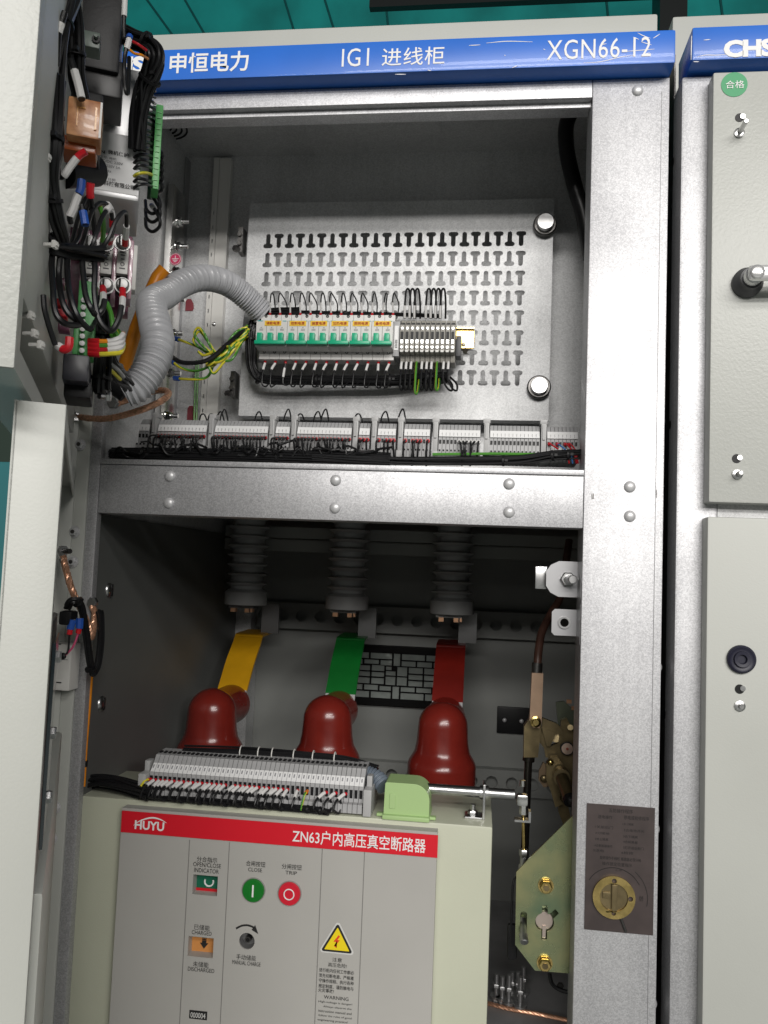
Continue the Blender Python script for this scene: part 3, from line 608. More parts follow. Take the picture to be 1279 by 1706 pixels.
ml = ['three-pole miniature breaker with wide green toggle, leftmost of the breaker row', 'two-pole miniature breaker next to the three-pole one in the row', 'two-pole miniature breaker third from left, its label set low', 'two-pole miniature breaker fourth from left in the breaker row', 'two-pole miniature breaker second from right in the breaker row', 'two-pole miniature breaker at the right end beside the beige terminals']
xo = xL + 3 * pw; mcbs = [m3]
for i in range(5):
    c = m2 if i == 0 else copy_tree(m2); mcbs.append(c); c.location = (xo + 2 * pw * i, .24, zb)
for c, l in zip(mcbs, ml): tag(c, l, 'circuit breaker', 'miniature circuit breakers on the rail')
bpy.context.view_layer.update()
for c, s_ in zip(mcbs, ['储能电源', '控制电源', '装置电源', '加热电源', '照明电源', '备用电源']):
    k = [q for q in c.children if q.name.startswith('circuit_label')][0]; lc = V(k['_c']) + (c.location - V((xL, .24, zb))); WM[k.name] = Matrix.Translation(c.location)
    text(s_, lc, .0225, .0052, mat('dark_red_print', (.45, .03, .01), .6), k, bold=.01)
for o in bpy.data.objects:
    if '_c' in o.keys(): del o['_c']
# wires under and over the breakers
gU, gO = 'wires below the miniature breakers', 'wires above the miniature breakers'
for i in range(13):
    xc = xL + pw * (i + .5); j = random.uniform(-.0028, .0028)
    z0 = P(545, 601, .2).z
    if i == 2: pts = [(xc, .200, z0 + .004), (xc, .198, z0 - .006), (xc - .002, .195, z0 - .03), (xc - .001, .195, z0 - .041), (xc + .005, .20, z0 - .041), (xc + .005, .21, z0 - .03)]
    else: pts = [(xc, .200, z0 + .004), (xc, .197, z0 - .006), (xc - .001 + j, .188, z0 - .02), (xc + j - (.002 if i > 1 else 0), .183, z0 - .043 - abs(j)), (xc + j * 2 + (.002 if i > 1 else .004), .19, z0 - .0465), (xc + .003 + j + (.003 if i < 2 else 0), .205, z0 - .036), (xc + .004, .222, z0 - .024)]
    wire('%s black wire from left below the miniature breakers, white sleeve and red ferrule' % nth(i), pts, .00135, BLACK, gU, REDF, .010, SLEEVE, .016, s0=.0105 if i != 2 else .018, fr=1.7, sr=1.6)
    z1 = P(545, 524, .2).z
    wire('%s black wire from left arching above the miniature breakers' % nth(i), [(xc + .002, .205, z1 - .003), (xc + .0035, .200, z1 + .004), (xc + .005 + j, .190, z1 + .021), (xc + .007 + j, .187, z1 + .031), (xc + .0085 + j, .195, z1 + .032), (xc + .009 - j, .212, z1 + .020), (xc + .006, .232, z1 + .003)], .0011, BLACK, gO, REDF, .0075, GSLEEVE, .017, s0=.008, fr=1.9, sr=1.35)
# harness around the breaker row
hb_ = [(500, 521, .225), (445, 524, .222), (422, 545, .215), (418, 590, .213), (424, 622, .212), (450, 634, .213), (540, 634, .215), (640, 634, .218), (700, 630, .222), (745, 628, .225)]
bundle('thick black wire loom bent round the left end of the breaker row', W3(hb_), .0095, 30, .0014, ties=(.28, .5, .66, .8, .93))
bundle('thin black wire loom lying along the top of the breaker row', W3([(425, 540, .222), (445, 521, .224), (560, 522, .226), (680, 525, .228), (735, 527, .228)]), .0035, 9, .0013, ties=(.3, .55, .8))
# beige terminals right of the breakers
T0, T1 = P(667, 565, .19).x, P(759, 568, .19).x; nT = 11; tw = (T1 - T0) / nT
tzt, tzb = P(712, 531, .19).z, P(712, 601, .19).z; tH = tzt - tzb
ts = thing('terminal_strip', 'short strip of eleven beige screw terminals right of the breakers', 'terminal strip', ((T0 + T1) / 2, .236, tzb))
b = MB(); x = T0
pr = [(.235, tzb), (.200, tzb), (.197, tzb + .004), (.197, tzb + .011), (.180, tzb + .013), (.178, tzb + .055), (.185, tzb + .058), (.197, tzb + .061), (.200, tzt - .0), (.235, tzt)]
b.prism(pr, (x + .0003, 0, 0), EY, EZ, EX * (tw - .0011)); ya = .1775
xm = x + tw / 2
def hole(b, x0, x1, z0, z1, y, m): b.box((x0, y, z0), (x1, y + .002, z1), m)
hole(b, x + .001, x + tw - .0018, tzb + tH * .78, tzb + tH * .93, .1958 + .0, 2); 
b.cyl((xm - .0003, .1790, tzb + tH * .715), (xm - .0003, .1765, tzb + tH * .715), .0021, 10, 1); b.cyl((xm - .0003, .1768, tzb + tH * .715), (xm - .0003, .1762, tzb + tH * .715), .0011, 8, 2)
hole(b, x + .0014, x + tw - .0022, tzb + tH * .46, tzb + tH * .64, ya - .0004, 2); hole(b, x + .0018, x + tw - .0026, tzb + tH * .36, tzb + tH * .45, ya - .0006, 1)
b.cyl((xm - .0003, .179, tzb + tH * .27), (xm - .0003, .1765, tzb + tH * .27), .0022, 10, 1); b.cyl((xm - .0003, .1768, tzb + tH * .27), (xm - .0003, .1762, tzb + tH * .27), .0011, 8, 2)
hole(b, x + .0013, x + tw - .0022, tzb + tH * .16, tzb + tH * .21, ya + .0002, 3)
t0 = b.build('terminal', [TERM, STEEL, BLACKM, WHITEP], ts)
for i in range(1, nT): inst(t0, ts, V((tw * i, 0, 0)))
MB().box((T1, .205, tzb + .012), (T1 + .0085, .233, tzb + .046), bev=.001).build('end_stop', DKGREY, ts)
b = MB(); b.box((T0 - .0115, .186, tzb + .006), (T0 - .0012, .233, tzb + .064), bev=.001); eo = b.build('end_bracket', GREYP, ts); lcp = V((T0 - .0062, .1858, tzb + .038)); k = MB().box(lcp + V((-.0034, -.0006, -.022)), lcp + V((.0034, .0002, .018))).build('label', WHITE, eo)
text('储能电源', lcp + V((0, -.0008, -.012)), .014, .004, BLACKP, k, e1=-EZ, e2=EX)
for i in range(8):
    u = [674, 682, 690, 709, 717, 725, 733, 698][i]
    if i == 7: continue
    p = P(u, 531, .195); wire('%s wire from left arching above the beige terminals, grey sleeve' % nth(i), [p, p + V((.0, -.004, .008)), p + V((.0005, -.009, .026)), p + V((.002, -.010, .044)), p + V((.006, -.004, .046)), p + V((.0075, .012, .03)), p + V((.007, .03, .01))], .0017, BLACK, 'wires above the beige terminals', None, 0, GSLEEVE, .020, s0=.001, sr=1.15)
for i, u in enumerate([669, 677, 685, 694, 703, 711, 719, 728, 739, 747]):
    yg = i in (3, 7); p = P(u, 603, .2)
    pts = [p, p + V((0, -.006, -.008)), p + V((.000, -.012, -.03)), p + V((.0 + (.008 if i > 7 else 0), -.012, -.046 if i != 3 else -.052)), p + V((.003 + (.012 if i > 7 else 0), -.006, -.048 if i != 3 else -.053)), p + V((.004 + (.010 if i > 7 else 0), .008, -.034)), p + V((.003, .022, -.02))]
    wire(('%s wire from left below the beige terminals, ' % nth(i)) + (('yellow and green' if i == 7 else 'mostly yellow') if yg else 'black with a white sleeve'), pts, .0017, YELW if yg else BLACK, 'wires below the beige terminals', None, 0, None if yg else SLEEVE, .016, s0=.001, sr=1.25, m2=GRNW if yg else None)

# ------------------------------------------------------------------ long terminal row along the shelf edge
YT = .085
def zv(v, Y=YT, u=600): return P(u, v, Y).z
zA, zM1, zM0, zE0, zB = zv(703), zv(713), zv(726), zv(738), zv(764)
tpx = 6.15; TW = tpx * mpp(600, 720, YT)
pr = [(YT + .045, zB), (YT - .012, zB), (YT - .012, zE0 - .010), (YT - .004, zE0 - .0095), (YT - .003, zE0 + .0), (YT - .003, zM0 - .0005), (YT - .001, zM0), (YT + .002, zM1), (YT + .010, zA), (YT + .045, zA)]
b = MB(); b.prism(pr, (.0002, 0, 0), EY, EZ, EX * (TW - .0006)); b.box((.0009, YT - .0036, zE0 + .001), (TW - .0014, YT - .002, zM0 - .004), 1); b.box((.0012, YT - .0125, zB + .012), (TW - .0018, YT - .011, zB + .0145), 1); b.cyl((TW / 2, YT + .02, zA - .001), (TW / 2, YT + .02, zA + .0008), .0016, 8, 1)
tproto = None
secs = [(232, 249, 0), (263, 345, 1), (358, 446, 1), (459, 481, 1), (495, 585, 1), (598, 616, 1), (629, 661, 1), (673, 718, 1), (731, 803, 2), (816, 898, 0), (911, 965, 3)]
names = ['stub of a terminal strip at the far left of the shelf, behind the copper strap', 'terminal strip with a dense fringe of black wires below the slotted upright', 'terminal strip with a dense black wire fringe below the plate corner', 'very short terminal strip between two close brackets below the breakers', 'long terminal strip with many black wires below the left of the breaker row', 'three-terminal strip below the middle of the breaker row', 'short five-terminal strip below the right of the breaker row', 'terminal strip with spaced black wires below the beige terminals', 'terminal strip wired only on its right half', 'long terminal strip with no wires on its front', 'terminal strip at the right end with red and blue wires']
tproto = None; wi = 0
for (u0, u1, md), nm in zip(secs, names):
    X0, X1 = P(u0, 720, YT).x, P(u1, 720, YT).x; n = max(2, round((X1 - X0) / TW))
    t = thing('terminal_strip', nm, 'terminal strip', (X0, YT, zB), group='terminal strips along the shelf')
    if tproto is None:
        b.v = [q + V((X0, 0, 0)) for q in b.v]; tproto = b.build('terminal', [GREYP, BLACKM], t)
    else: inst(tproto, t, V((0, 0, 0)))
    for i in range(1, n): inst(tproto, t, V((TW * i, 0, 0)))
    XE = X0 + n * TW
    ms = MB(); ms.prism([(YT - .0018, zM0 + .0006), (YT - .0032, zM0 + .0010), (YT + .0012, zM1 - .0002), (YT + .0028, zM1 - .0004)], (X0 + .0006, 0, 0), EY, EZ, EX * (XE - X0 - .0012)); mk = ms.build('marker_strip', WHITE, t)
    ms = MB()
    for i in range(1, n): ms.box((X0 + TW * i - .00025, YT - .0028, zM0 + .0012), (X0 + TW * i + .00025, YT - .0010, zM0 + .007))
    if n > 1: ms.build('divider', GREYP, mk)
    if u0 > 232:
        e_ = MB(); xq = X0 - .0085
        e_.box((xq, YT - .006, zB + .008), (xq + .0075, YT + .045, zA + .001), bev=.0008); e_.box((xq - .0015, YT - .002, zA + .001), (xq + .009, YT + .014, zA + .008), bev=.001); e_.box((xq + .002, YT - .0085, zM0 - .002), (xq + .0055, YT - .0058, zA - .001)); e_.box((xq - .001, YT - .014, zB - .001), (xq + .0085, YT + .04, zB + .012), bev=.001)
        e_.build('end_bracket', mat('bracket_grey', (.42, .42, .42), .4), t)
    for i in range(n):
        xc = X0 + TW * (i + .5)
        if md == 0 or (md == 2 and i < n // 2) or (md == 3 and i > 5): continue
        j = random.uniform(-.004, .004); p = V((xc, YT - .003, zE0 + .004))
        if md == 3:
            if i in (0, 2, 4, 5):
                c_ = [REDW, None, BLUEW, None, REDW, REDW][i]
                wire('%s wire dropping from the right-end terminal strip' % ['outer red', '', 'blue', '', 'middle red', 'inner red'][i], [p, p + V((.004, -.012, -.004)), p + V((.020 - .002 * i, -.022, -.016)), P(945 + 3 * i, 757, .05) + V((0, 0, .0)), P(948 + 3 * i, 772, .055)], .0012, c_, None, REDF, .006, SLEEVE, .014, s0=.026, fr=2.0, sr=1.9)
            continue
        if u0 > 620 and md == 1 and i % 2 == 1 and random.random() < .55: continue
        wi += 1
        d = random.uniform(.016, .027); dn = random.uniform(.024, .034)
        if u0 < 590: dn = random.uniform(.020, .031); d = random.uniform(.022, .034)
        wire('one of the black wires looping down from %s' % ('the left half of the shelf terminal row' if u0 < 590 else ('the short middle strips of the shelf row' if u0 < 720 else 'the half-wired terminal strip')),
             [p + V((0, .004, 0)), p + V((0, -.008, 0)), p + V((j * .6, -d, -.006)), p + V((j, -d - .001, -dn * .6)), p + V((j * 1.5, -d + .004, -dn)), p + V((j * 1.6, -.004, -dn - .006))], .0015, BLACK, 'black wires along the shelf terminals %s' % ('left' if u0 < 590 else ('middle' if u0 < 720 else 'right')), REDF if u0 < 720 else SLEEVE, .0075, None, fr=1.55 if u0 < 590 else 1.9)
bundle('fat black wire loom along the left half of the shelf edge', W3([(120, 748, .07), (175, 757, .066), (260, 758, .064), (350, 759, .063), (450, 761, .062), (560, 764, .062), (650, 767, .063)]), .0105, 40, .0014, ties=(.3, .7))
rs2 = random.Random(5)
for i in range(16):
    u = 182 + 27 * i + rs2.uniform(-8, 8); v = rs2.uniform(742, 758); q = []
    for k in range(6): q.append((u + k * rs2.uniform(9, 15), v + rs2.uniform(-9, 9), .052 + rs2.uniform(-.006, .006)))
    wire('one of the loose black wires tangled over the shelf loom at left', W3(q), rs2.uniform(.0014, .0021), BLACK, 'loose black wires over the shelf loom')
bundle('black wire loom lying behind the shelf lip at right', W3([(520, 760, .055), (650, 767, .060), (760, 768, .065), (860, 767, .062), (920, 759, .055), (972, 757, .05)]), .006, 18, .0015, ties=(.55, .8, .9))
for i, (u0, u1) in enumerate([(470, 1), (500, 1), (540, 1)]): pass
tag(MB().tube(W3([(720, 757, .062), (820, 756, .066), (900, 757, .062), (960, 762, .06)]), .0022, 8).build('earth_wire', GRNW), 'green wire lying along the foot of the shelf terminals', 'wire')
tag(MB().box((P(585, 770, .09).x, .1, ZB1 + .0035), (P(930, 770, .09).x, .13, ZB1 + .012)).build('cable_trunking', mat('grey_trunking', (.40, .41, .41), .5)), 'grey slotted trunking seen behind the shelf lip at right', 'trunking')
for i, u in enumerate([352, 366, 372, 338, 430, 478, 500, 528, 540, 596, 640, 668]):
    p = P(u, 702, .12); wire('one of the small black wire loops standing up behind the shelf terminals', [p + V((-.006, 0, -.006)), p + V((-.003, -.004, .008)), p + V((.003, -.004, .010 + .004 * (i % 3))), p + V((.008, .002, -.004))], .0012, BLACK, 'small black loops behind the shelf terminals')

# hoses, earth wires and cable in the upper compartment
hp = W3([(437, 522, .205), (412, 497, .185), (378, 472, .155), (338, 463, .115), (304, 472, .075), (276, 490, .025), (253, 506, -.05), (258, 540, -.10), (263, 572, -.125), (253, 608, -.14), (230, 642, -.15), (206, 654, -.155)])
c = catmull(hp, 40); Ls = [0]
for i in range(1, len(c)): Ls.append(Ls[-1] + (c[i] - c[i - 1]).length)
n_ = int(Ls[-1] / .0011); rs = []
k = 0
for i in range(n_):
    L = Ls[-1] * i / (n_ - 1)
    while k < len(Ls) - 2 and Ls[k + 1] < L: k += 1
    t = (L - Ls[k]) / max(1e-9, Ls[k + 1] - Ls[k]); rs.append(c[k].lerp(c[k + 1], min(1, t)))
b = MB(); b.tube(rs, .02, 26, rf=lambda t: .0193 + .0017 * math.cos(2 * math.pi * t * (n_ - 1) / 4.6)); hose = b.build('corrugated_hose', GREYH, smooth=60); tag(hose, 'grey corrugated cable hose arching from the door to the breaker plate', 'hose')
cuff = MB(); cuff.tube(W3([(214, 650, -.156), (200, 640, -.16), (186, 632, -.165)]), .017, 18); cuff.build('hose_cuff', BLACKM, hose)
tag(MB().tube(W3([(274, 448, .02), (262, 462, .02), (246, 496, .01), (226, 548, 0), (209, 604, -.02), (202, 630, -.03)]), .0095, 14).build('orange_conduit', ORANGE), 'orange conduit passing behind the grey corrugated hose', 'conduit')
b = MB(); cc = catmull(W3([(1000, 172, .17), (962, 178, .18), (944, 205, .18), (944, 250, .185), (957, 310, .19), (972, 360, .19), (984, 430, .19)]), 8); b.tube(cc, .0125, 14)
tag(b.build('power_cable', BLACK), 'thick black cable dropping beside the right edge of the upper opening', 'cable')
wire('black cable sagging from the earth bar to the breaker plate', W3([(282, 592, .17), (305, 604, .16), (345, 600, .16), (380, 572, .18), (405, 552, .20), (425, 545, .21)]), .0038, BLACK, None, name='power_cable', cat='cable')
egp = 'yellow and green earth wires beside the earth bar'
EW = [('earth wire tangle climbing to the breaker loom, upper strand', [(290, 563, .20), (312, 571, .19), (330, 578, .19), (352, 590, .19), (372, 580, .19), (398, 560, .2), (412, 542, .205)]),
      ('earth wire dipping low under the black cable', [(285, 600, .2), (300, 612, .19), (325, 618, .19), (352, 608, .19), (385, 580, .2), (410, 556, .205)]),
      ('longest earth wire, sagging lowest from the bar', [(290, 630, .2), (320, 632, .19), (345, 628, .19), (357, 606, .185), (375, 590, .19), (408, 565, .205)]),
      ('earth wire curled into a ring near the upright', [(330, 578, .185), (322, 566, .18), (332, 552, .18), (344, 566, .18), (354, 584, .18), (340, 592, .185), (330, 586, .19)]),
      ('earth wire bunched in a wide loop under the black cable', [(412, 556, .195), (396, 574, .185), (372, 604, .175), (356, 622, .175), (348, 606, .175), (366, 588, .18), (392, 572, .185), (410, 552, .19)]),
      ('earth wire crossing the bundle near its middle', [(345, 598, .18), (362, 604, .172), (378, 592, .172), (382, 578, .175), (368, 580, .18), (360, 596, .178), (384, 600, .176), (400, 574, .185), (414, 548, .195)]),
      ('earth wire standing up in a tall hook by the upright', [(352, 588, .185), (338, 576, .178), (324, 558, .175), (330, 546, .175), (340, 556, .176), (350, 576, .18), (366, 596, .178)]),
      ('earth wire looped beneath the hose end', [(412, 545, .2), (395, 552, .195), (380, 570, .19), (365, 600, .185), (350, 612, .18), (362, 590, .18), (385, 575, .185), (412, 560, .2)])]
for i, (l, q) in enumerate(EW):
    wire('yellow and green ' + l, W3(q), .0023, YELW, egp, BLUEF if i < 3 else None, .011, None, m2=GRNW, fr=1.9, twist=.25, name='earth_wire')
for i, u in enumerate((323, 327)):
    wire('%s of the two straight upright yellow and green wires beside the slotted upright' % ['left', 'right'][i], W3([(u + 4, 600, .285), (u + 2, 640, .285), (u, 700, .285)]), .0017, YELW, egp, m2=GRNW, name='earth_wire')
# coil twists on the earth wires
b = MB(); cc = catmull(W3([(350, 604, .18), (372, 586, .18), (396, 568, .19), (404, 556, .195)]), 40); off = []
for i, q in enumerate(cc):
    t = i * .42; off.append(q + V((math.cos(t) * .010, math.sin(t) * .008, math.sin(t + .6) * .011)))
b.tube(off, .0022, 8, 0, m2=1, twist=.2); tag(b.build('earth_wire', [YELW, GRNW]), 'yellow and green wire coiled tightly round the others left of the breakers', 'wire', egp)

# ------------------------------------------------------------------ vacuum circuit breaker in the lower compartment
YV, YF = .034, .017
vcb = thing('vacuum_breaker', 'cream vacuum circuit breaker with red title strip and three red epoxy poles', 'circuit breaker', (-.27, .2, .72))
vx0, vx1 = P(126, 1326, YV).x - .004, P(820.5, 1378.5, YV).x; vz = P(600, 1361, YV).z
MB().box((vx0, YV, .60), (vx1, .185, vz), bev=.0035).build('housing', VCBC, vcb)
fx0, fx1 = P(194, 1500, YF).x, P(724.5, 1500, YF).x; fz = P(464, 1366, YF).z
# front panel with real openings for the flags and the charging socket
def rectpx(u0, v0, u1, v1): a, b_ = P(u0, v0, YF), P(u1, v1, YF); return [(a.x, b_.z), (b_.x, b_.z), (b_.x, a.z), (a.x, a.z)]
def rectc(u, v, wp, hp): c = P(u, v, YF); g = mpp(u, v, YF); return [(c.x - wp * g / 2, c.z - hp * g / 2), (c.x + wp * g / 2, c.z - hp * g / 2), (c.x + wp * g / 2, c.z + hp * g / 2), (c.x - wp * g / 2, c.z + hp * g / 2)]
w1, w2 = rectc(341.5, 1475, 41, 31), rectc(334, 1578, 42, 31); ch = P(411, 1568, YF); g = mpp(411, 1568, YF)
b = MB(); b.plate([(fx0, .62), (fx1, .62), (fx1, fz), (fx0, fz)], [w1, w2, circ(ch.x, ch.z, 13 * g, 24)], (0, YF, 0), EX, EZ, EY * .0025); b.box((fx0, YF + .0026, .62), (fx0 + .0012, YV, fz)); b.box((fx1 - .0012, YF + .0026, .62), (fx1, YV, fz)); b.box((fx0 + .0012, YF + .0026, fz - .0012), (fx1 - .0012, YV, fz)); b.build('front_panel', PANEL, vcb, smooth=0)
def pocket(r, Yb, m, name):
    x0_, z0_ = r[0]; x1_, z1_ = r[2]; b = MB()
    e = .0008
    b.box((x0_ - e, Yb, z0_ - e), (x1_ + e, Yb + .001, z1_ + e))
    w_ = MB(); w_.box((x0_ - .0012, YF + .0026, z0_ - .0012), (x1_ + .0012, Yb - .0002, z0_)); w_.box((x0_ - .0012, YF + .0026, z1_), (x1_ + .0012, Yb - .0002, z1_ + .0012)); w_.box((x0_ - .0012, YF + .0026, z0_ + .0001), (x0_, Yb - .0002, z1_ - .0001)); w_.box((x1_, YF + .0026, z0_ + .0001), (x1_ + .0012, Yb - .0002, z1_ - .0001)); w_.build('window_reveal', PANEL, vcb)
    return b.build(name, m, vcb)
YPK = YF + .0160
pf = pocket(w1, YPK, DGREEN, 'position_flag'); pf2 = pocket(w2, YPK, OFLAG, 'charge_flag')
c = P(348, 1470, YPK - .0006); b = MB(); b.tube([c + V((math.cos(t) * .0062, 0, math.sin(t) * .0062 + .001)) for t in [2.7 + (4.0) * i / 18 for i in range(19)]], .0011, 6); b.build('symbol', WHITE, pf)
x0_, z0_ = w1[0]; x1_, z1_ = w1[2]; MB().box((x0_, YPK - .0016, z0_), (x1_, YPK - .0004, z0_ + .0035)).build('red_edge', REDF, pf)
c = P(340, 1571, YPK - .0006); b = MB()
for k in range(3): b.box(c + V((-.003, -.0004, .004 + .0024 * k)), c + V((.003, 0, .0056 + .0024 * k)))
b.prism([(-.003, .0035), (.003, .0035), (.003, 0), (.006, 0), (0, -.0075), (-.006, 0), (-.003, 0)], c, EX, EZ, -EY * .0004); b.build('symbol', BLACKP, pf2)
b = MB(); b.lathe([(13 * g, 0), (12.6 * g, .0135), (.0001, .0136)], V((ch.x, YF + .0025, ch.z)), EY, 28, 0, False); b.cyl((ch.x, YF + .0155, ch.z), (ch.x, YF + .004, ch.z), 5 * g, 20, m=1); b.cyl((ch.x, YF + .0045, ch.z), (ch.x, YF + .0036, ch.z), 3.2 * g, 6, m=2); b.build('charging_socket', [mat('socket_grey', (.22, .22, .22), .35, .4), DKSTEEL, BLACKM], vcb)
# seams of the extruded panel
b = MB()
for ua, va, ub, vb in [(315, 1399, 300, 1706), (381, 1403, 368, 1706), (537, 1414, 524, 1706), (606, 1419, 597, 1706)]:
    p = P((ua + ub) / 2, (va + vb) / 2, YF); b.box((p.x - .0005, YF - .0006, .63), (p.x + .0005, YF - .0001, P(ua, va, YF).z))
b.build('panel_seam', mat('seam_grey', (.20, .195, .185), .6), vcb)
rz1, rz0 = P(464, 1370.5, YF).z, P(464, 1407, YF).z
rs_ = MB().box((fx0 + .0006, YF - .0016, rz0), (fx1 + .0012, YF - .0002, rz1)).build('title_strip', RED, vcb)
YR_ = YF - .0017
textpx('ZN63户内高压真空断路器', 597, 1400.5, 222, 23, YR_, WHITE, rs_, bold=.008)
textpx('HUYU', 249, 1375.5, 49, 14, YR_, WHITE, rs_, bold=.03)
b = MB(); sw = catmull([P(u, v, YR_ - .0005) for u, v in [(222, 1375), (234, 1367), (252, 1362.5), (266, 1365), (277, 1371)]], 6)
for i in range(len(sw) - 1):
    k = .0009 * math.sin(math.pi * (i + .7) / len(sw)) + .0002; b.add([sw[i] - EZ * k, sw[i + 1] - EZ * k, sw[i + 1] + EZ * k, sw[i] + EZ * k], [(0, 1, 2, 3)])
b.build('emblem', WHITE, rs_, smooth=0)
YT_ = YF - .0003
L_ = [('分合指示', 345, 1432, 34, 8.40, 0), ('OPEN/CLOSE', 345, 1441, 46, 6.65, .0), ('INDICATOR', 344, 1450.5, 41, 6.65, .0), ('合闸按钮', 426, 1439, 32, 8.40, 0), ('CLOSE', 425, 1449, 23, 5.95, .0), ('分闸按钮', 486, 1444, 33, 8.40, 0), ('TRIP', 485, 1454, 19, 5.60, .0),
      ('已储能', 336.5, 1545, 26, 8.40, 0), ('CHARGED', 336, 1554, 33, 6.30, .0), ('未储能', 334.5, 1606.5, 26, 8.40, 0), ('DISCHARGED', 335, 1615.5, 44, 6.30, .0), ('手动储能', 410, 1595, 33, 8.40, 0), ('MANUAL CHARGE', 410.5, 1604.5, 47, 6.30, .0),
      ('注意', 561.5, 1599, 16, 6.72, 0), ('高压危险!', 562, 1608, 31, 6.72, 0), ('进行柜内任何工作都必', 560.5, 1618, 58, 6.30, .006), ('须先切断电源、严格遵', 560, 1627, 58, 6.30, .006), ('守操作规程、执行各种', 560, 1635.5, 58, 6.30, .006), ('规定制度、谨防触电与', 559.5, 1644.5, 58, 6.30, .006), ('火灾事故!', 543, 1650, 26, 6.30, .006),
      ('WARNING', 560, 1662.5, 41, 5.60, .0), ('High-voltage is danger!', 558.5, 1671, 56, 3.85, 0), ('Always observe the', 562, 1679, 47, 3.85, .0), ('instruction manual and', 558, 1686, 55, 3.85, .0), ('follow the rules of good', 558, 1694, 55, 3.85, .0), ('engineering practice!', 554, 1701, 50, 4.20, .0)]
for s_, u, v, wp, hp, bo in L_: textpx(s_, u, v, wp, hp, YT_, BLACKP, vcb, bold=bo)
for u, v, m, nm in [(422.5, 1482.5, GREENB, 'close_button'), (482.5, 1488, REDB, 'trip_button')]:
    p = P(u, v, YF); b = MB(); b.lathe([(18.3 * g, 0), (18.3 * g, .003), (17.3 * g, .0045), (.0001, .0046)], p, -EY, 36); k = b.build(nm, m, vcb)
    b = MB(); b.lathe([(18.6 * g, 0), (19.8 * g, 0), (19.6 * g, .0016), (18.6 * g, .0016), (18.6 * g, 0)], p, -EY, 36, 0, False); b.build('bezel', mat('bezel_shadow_grey', (.30, .295, .28), .45), k)  # raised bezel; its darker grey draws a thin shadow ring
    q = p - EY * .005
    if nm == 'close_button': MB().box(q + V((-.0011, 0, -.008)), q + V((.0011, .0003, .008))).build('symbol', WHITE, k)
    else: MB().tube([q + V((math.cos(t) * .0068, .0, math.sin(t) * .0068)) for t in [i * 6.2832 / 28 for i in range(28)]], .00085, 6, closed=True).build('symbol', WHITE, k)
b = MB(); arr = catmull([P(u, v, YT_) for u, v in [(393, 1547), (402, 1542.5), (412, 1541.5), (421, 1544.5), (426, 1549)]], 6)
for i in range(len(arr) - 1):
    d = (arr[i + 1] - arr[i]).normalized(); nn = V((-d.z, 0, d.x)) * .0013; b.add([arr[i] - nn, arr[i + 1] - nn, arr[i + 1] + nn, arr[i] + nn], [(0, 1, 2, 3)])
b.prism([(p.x, p.z) for p in [P(425, 1541, YT_), P(430, 1556, YT_), P(419, 1549, YT_)]], (0, YT_, 0), EX, EZ, -EY * .0003); b.build('turn_arrow', BLACKP, vcb, smooth=0)
# counter and warning triangle
p = P(330, 1691, YT_); k = MB().box(p + V((-.0125, -.0004, -.0055)), p + V((.0125, .0002, .0055))).build('counter', BLACKP, vcb); text('000004', p + V((-.0, -.0006, 0)), .021, .007, mat('counter_white', (.6, .6, .58), .5), k, bold=.01)
def tri(cu, cv, s, r):
    c = P(cu, cv, YT_); A = []
    for k in range(3):
        a = math.pi / 2 + k * 2 * math.pi / 3; cx_, cz_ = c.x + (s - 2 * r) * math.cos(a), c.z + (s - 2 * r) * math.sin(a)
        for t in (-1, -.5, 0, .5, 1): A.append((cx_ + 2 * r * math.cos(a + t * math.pi / 3) * .5 * 2 * .5, cz_ + r * math.sin(a + t * math.pi / 3)))
    return A
for s_, r_, m, dy in ((.0292, .0035, mat('warning_white', (.62, .62, .60), .5), .0002), (.0252, .0022, BLACKP, .0006), (.0198, .0007, YWARN, .0010)):
    MB().prism(tri(561.5, 1570, s_, r_), (0, YT_, 0), EX, EZ, -EY * dy).build('warning_triangle', m, vcb, smooth=0)
c = P(561, 1568, YT_ - .0012); MB().prism([(.002, .008), (-.0045, -.001), (-.0005, -.001), (-.0025, -.007), (-.001, -.006), (0, -.009), (-.0035, -.0065), (-.002, -.0062), (.004, .0015), (.0005, .0015), (.004, .0065)], c, EX, EZ, -EY * .0003).build('warning_triangle', mat('bolt_red', (.75, .06, .02), .5), vcb, smooth=0)
# gear cover, shaft, bracket on the top
cx0, cx1 = P(641, 1350, .055).x, P(716, 1350, .055).x; ztop = P(677, 1298, .06).z
b = MB(); prof = [(cx0, vz + .006)] + [(cx0 + .001, ztop - .002), (cx0 + .003, ztop)] + [(cx1 - .022 + .022 * math.sin(t), ztop - .022 + .022 * math.cos(t)) for t in [i * math.pi / 2 / 8 for i in range(9)]] + [(cx1, vz + .006)]
b.prism(prof, (0, .036, 0), EX, EZ, EY * .05); b.box((cx0 - .001, .030, vz), (cx1 + .001, .092, vz + .006), bev=.0012); b.box((cx0 - .010, .040, vz + .001), (cx1 + .009, .050, vz + .005), bev=.001); b.box((cx0 + .008, .0348, vz + .014), (cx0 + .016, .0358, vz + .034))
bm = b.build('gear_cover', LGREEN, vcb, smooth=30)
mod = bm.modifiers.new('edge', 'BEVEL'); mod.width = .0025; mod.segments = 3; mod.limit_method = 'ANGLE'
ys = .075
pa, pb = P(700, 1313, ys), P(872, 1323, ys)
b = MB(); za = P(760, 1317, ys).z
b.cyl((cx1 - .01, ys, za), (P(857, 1320, ys).x, ys, za), .0072, 20); shaft = b.build('drive_shaft', STEEL, vcb)
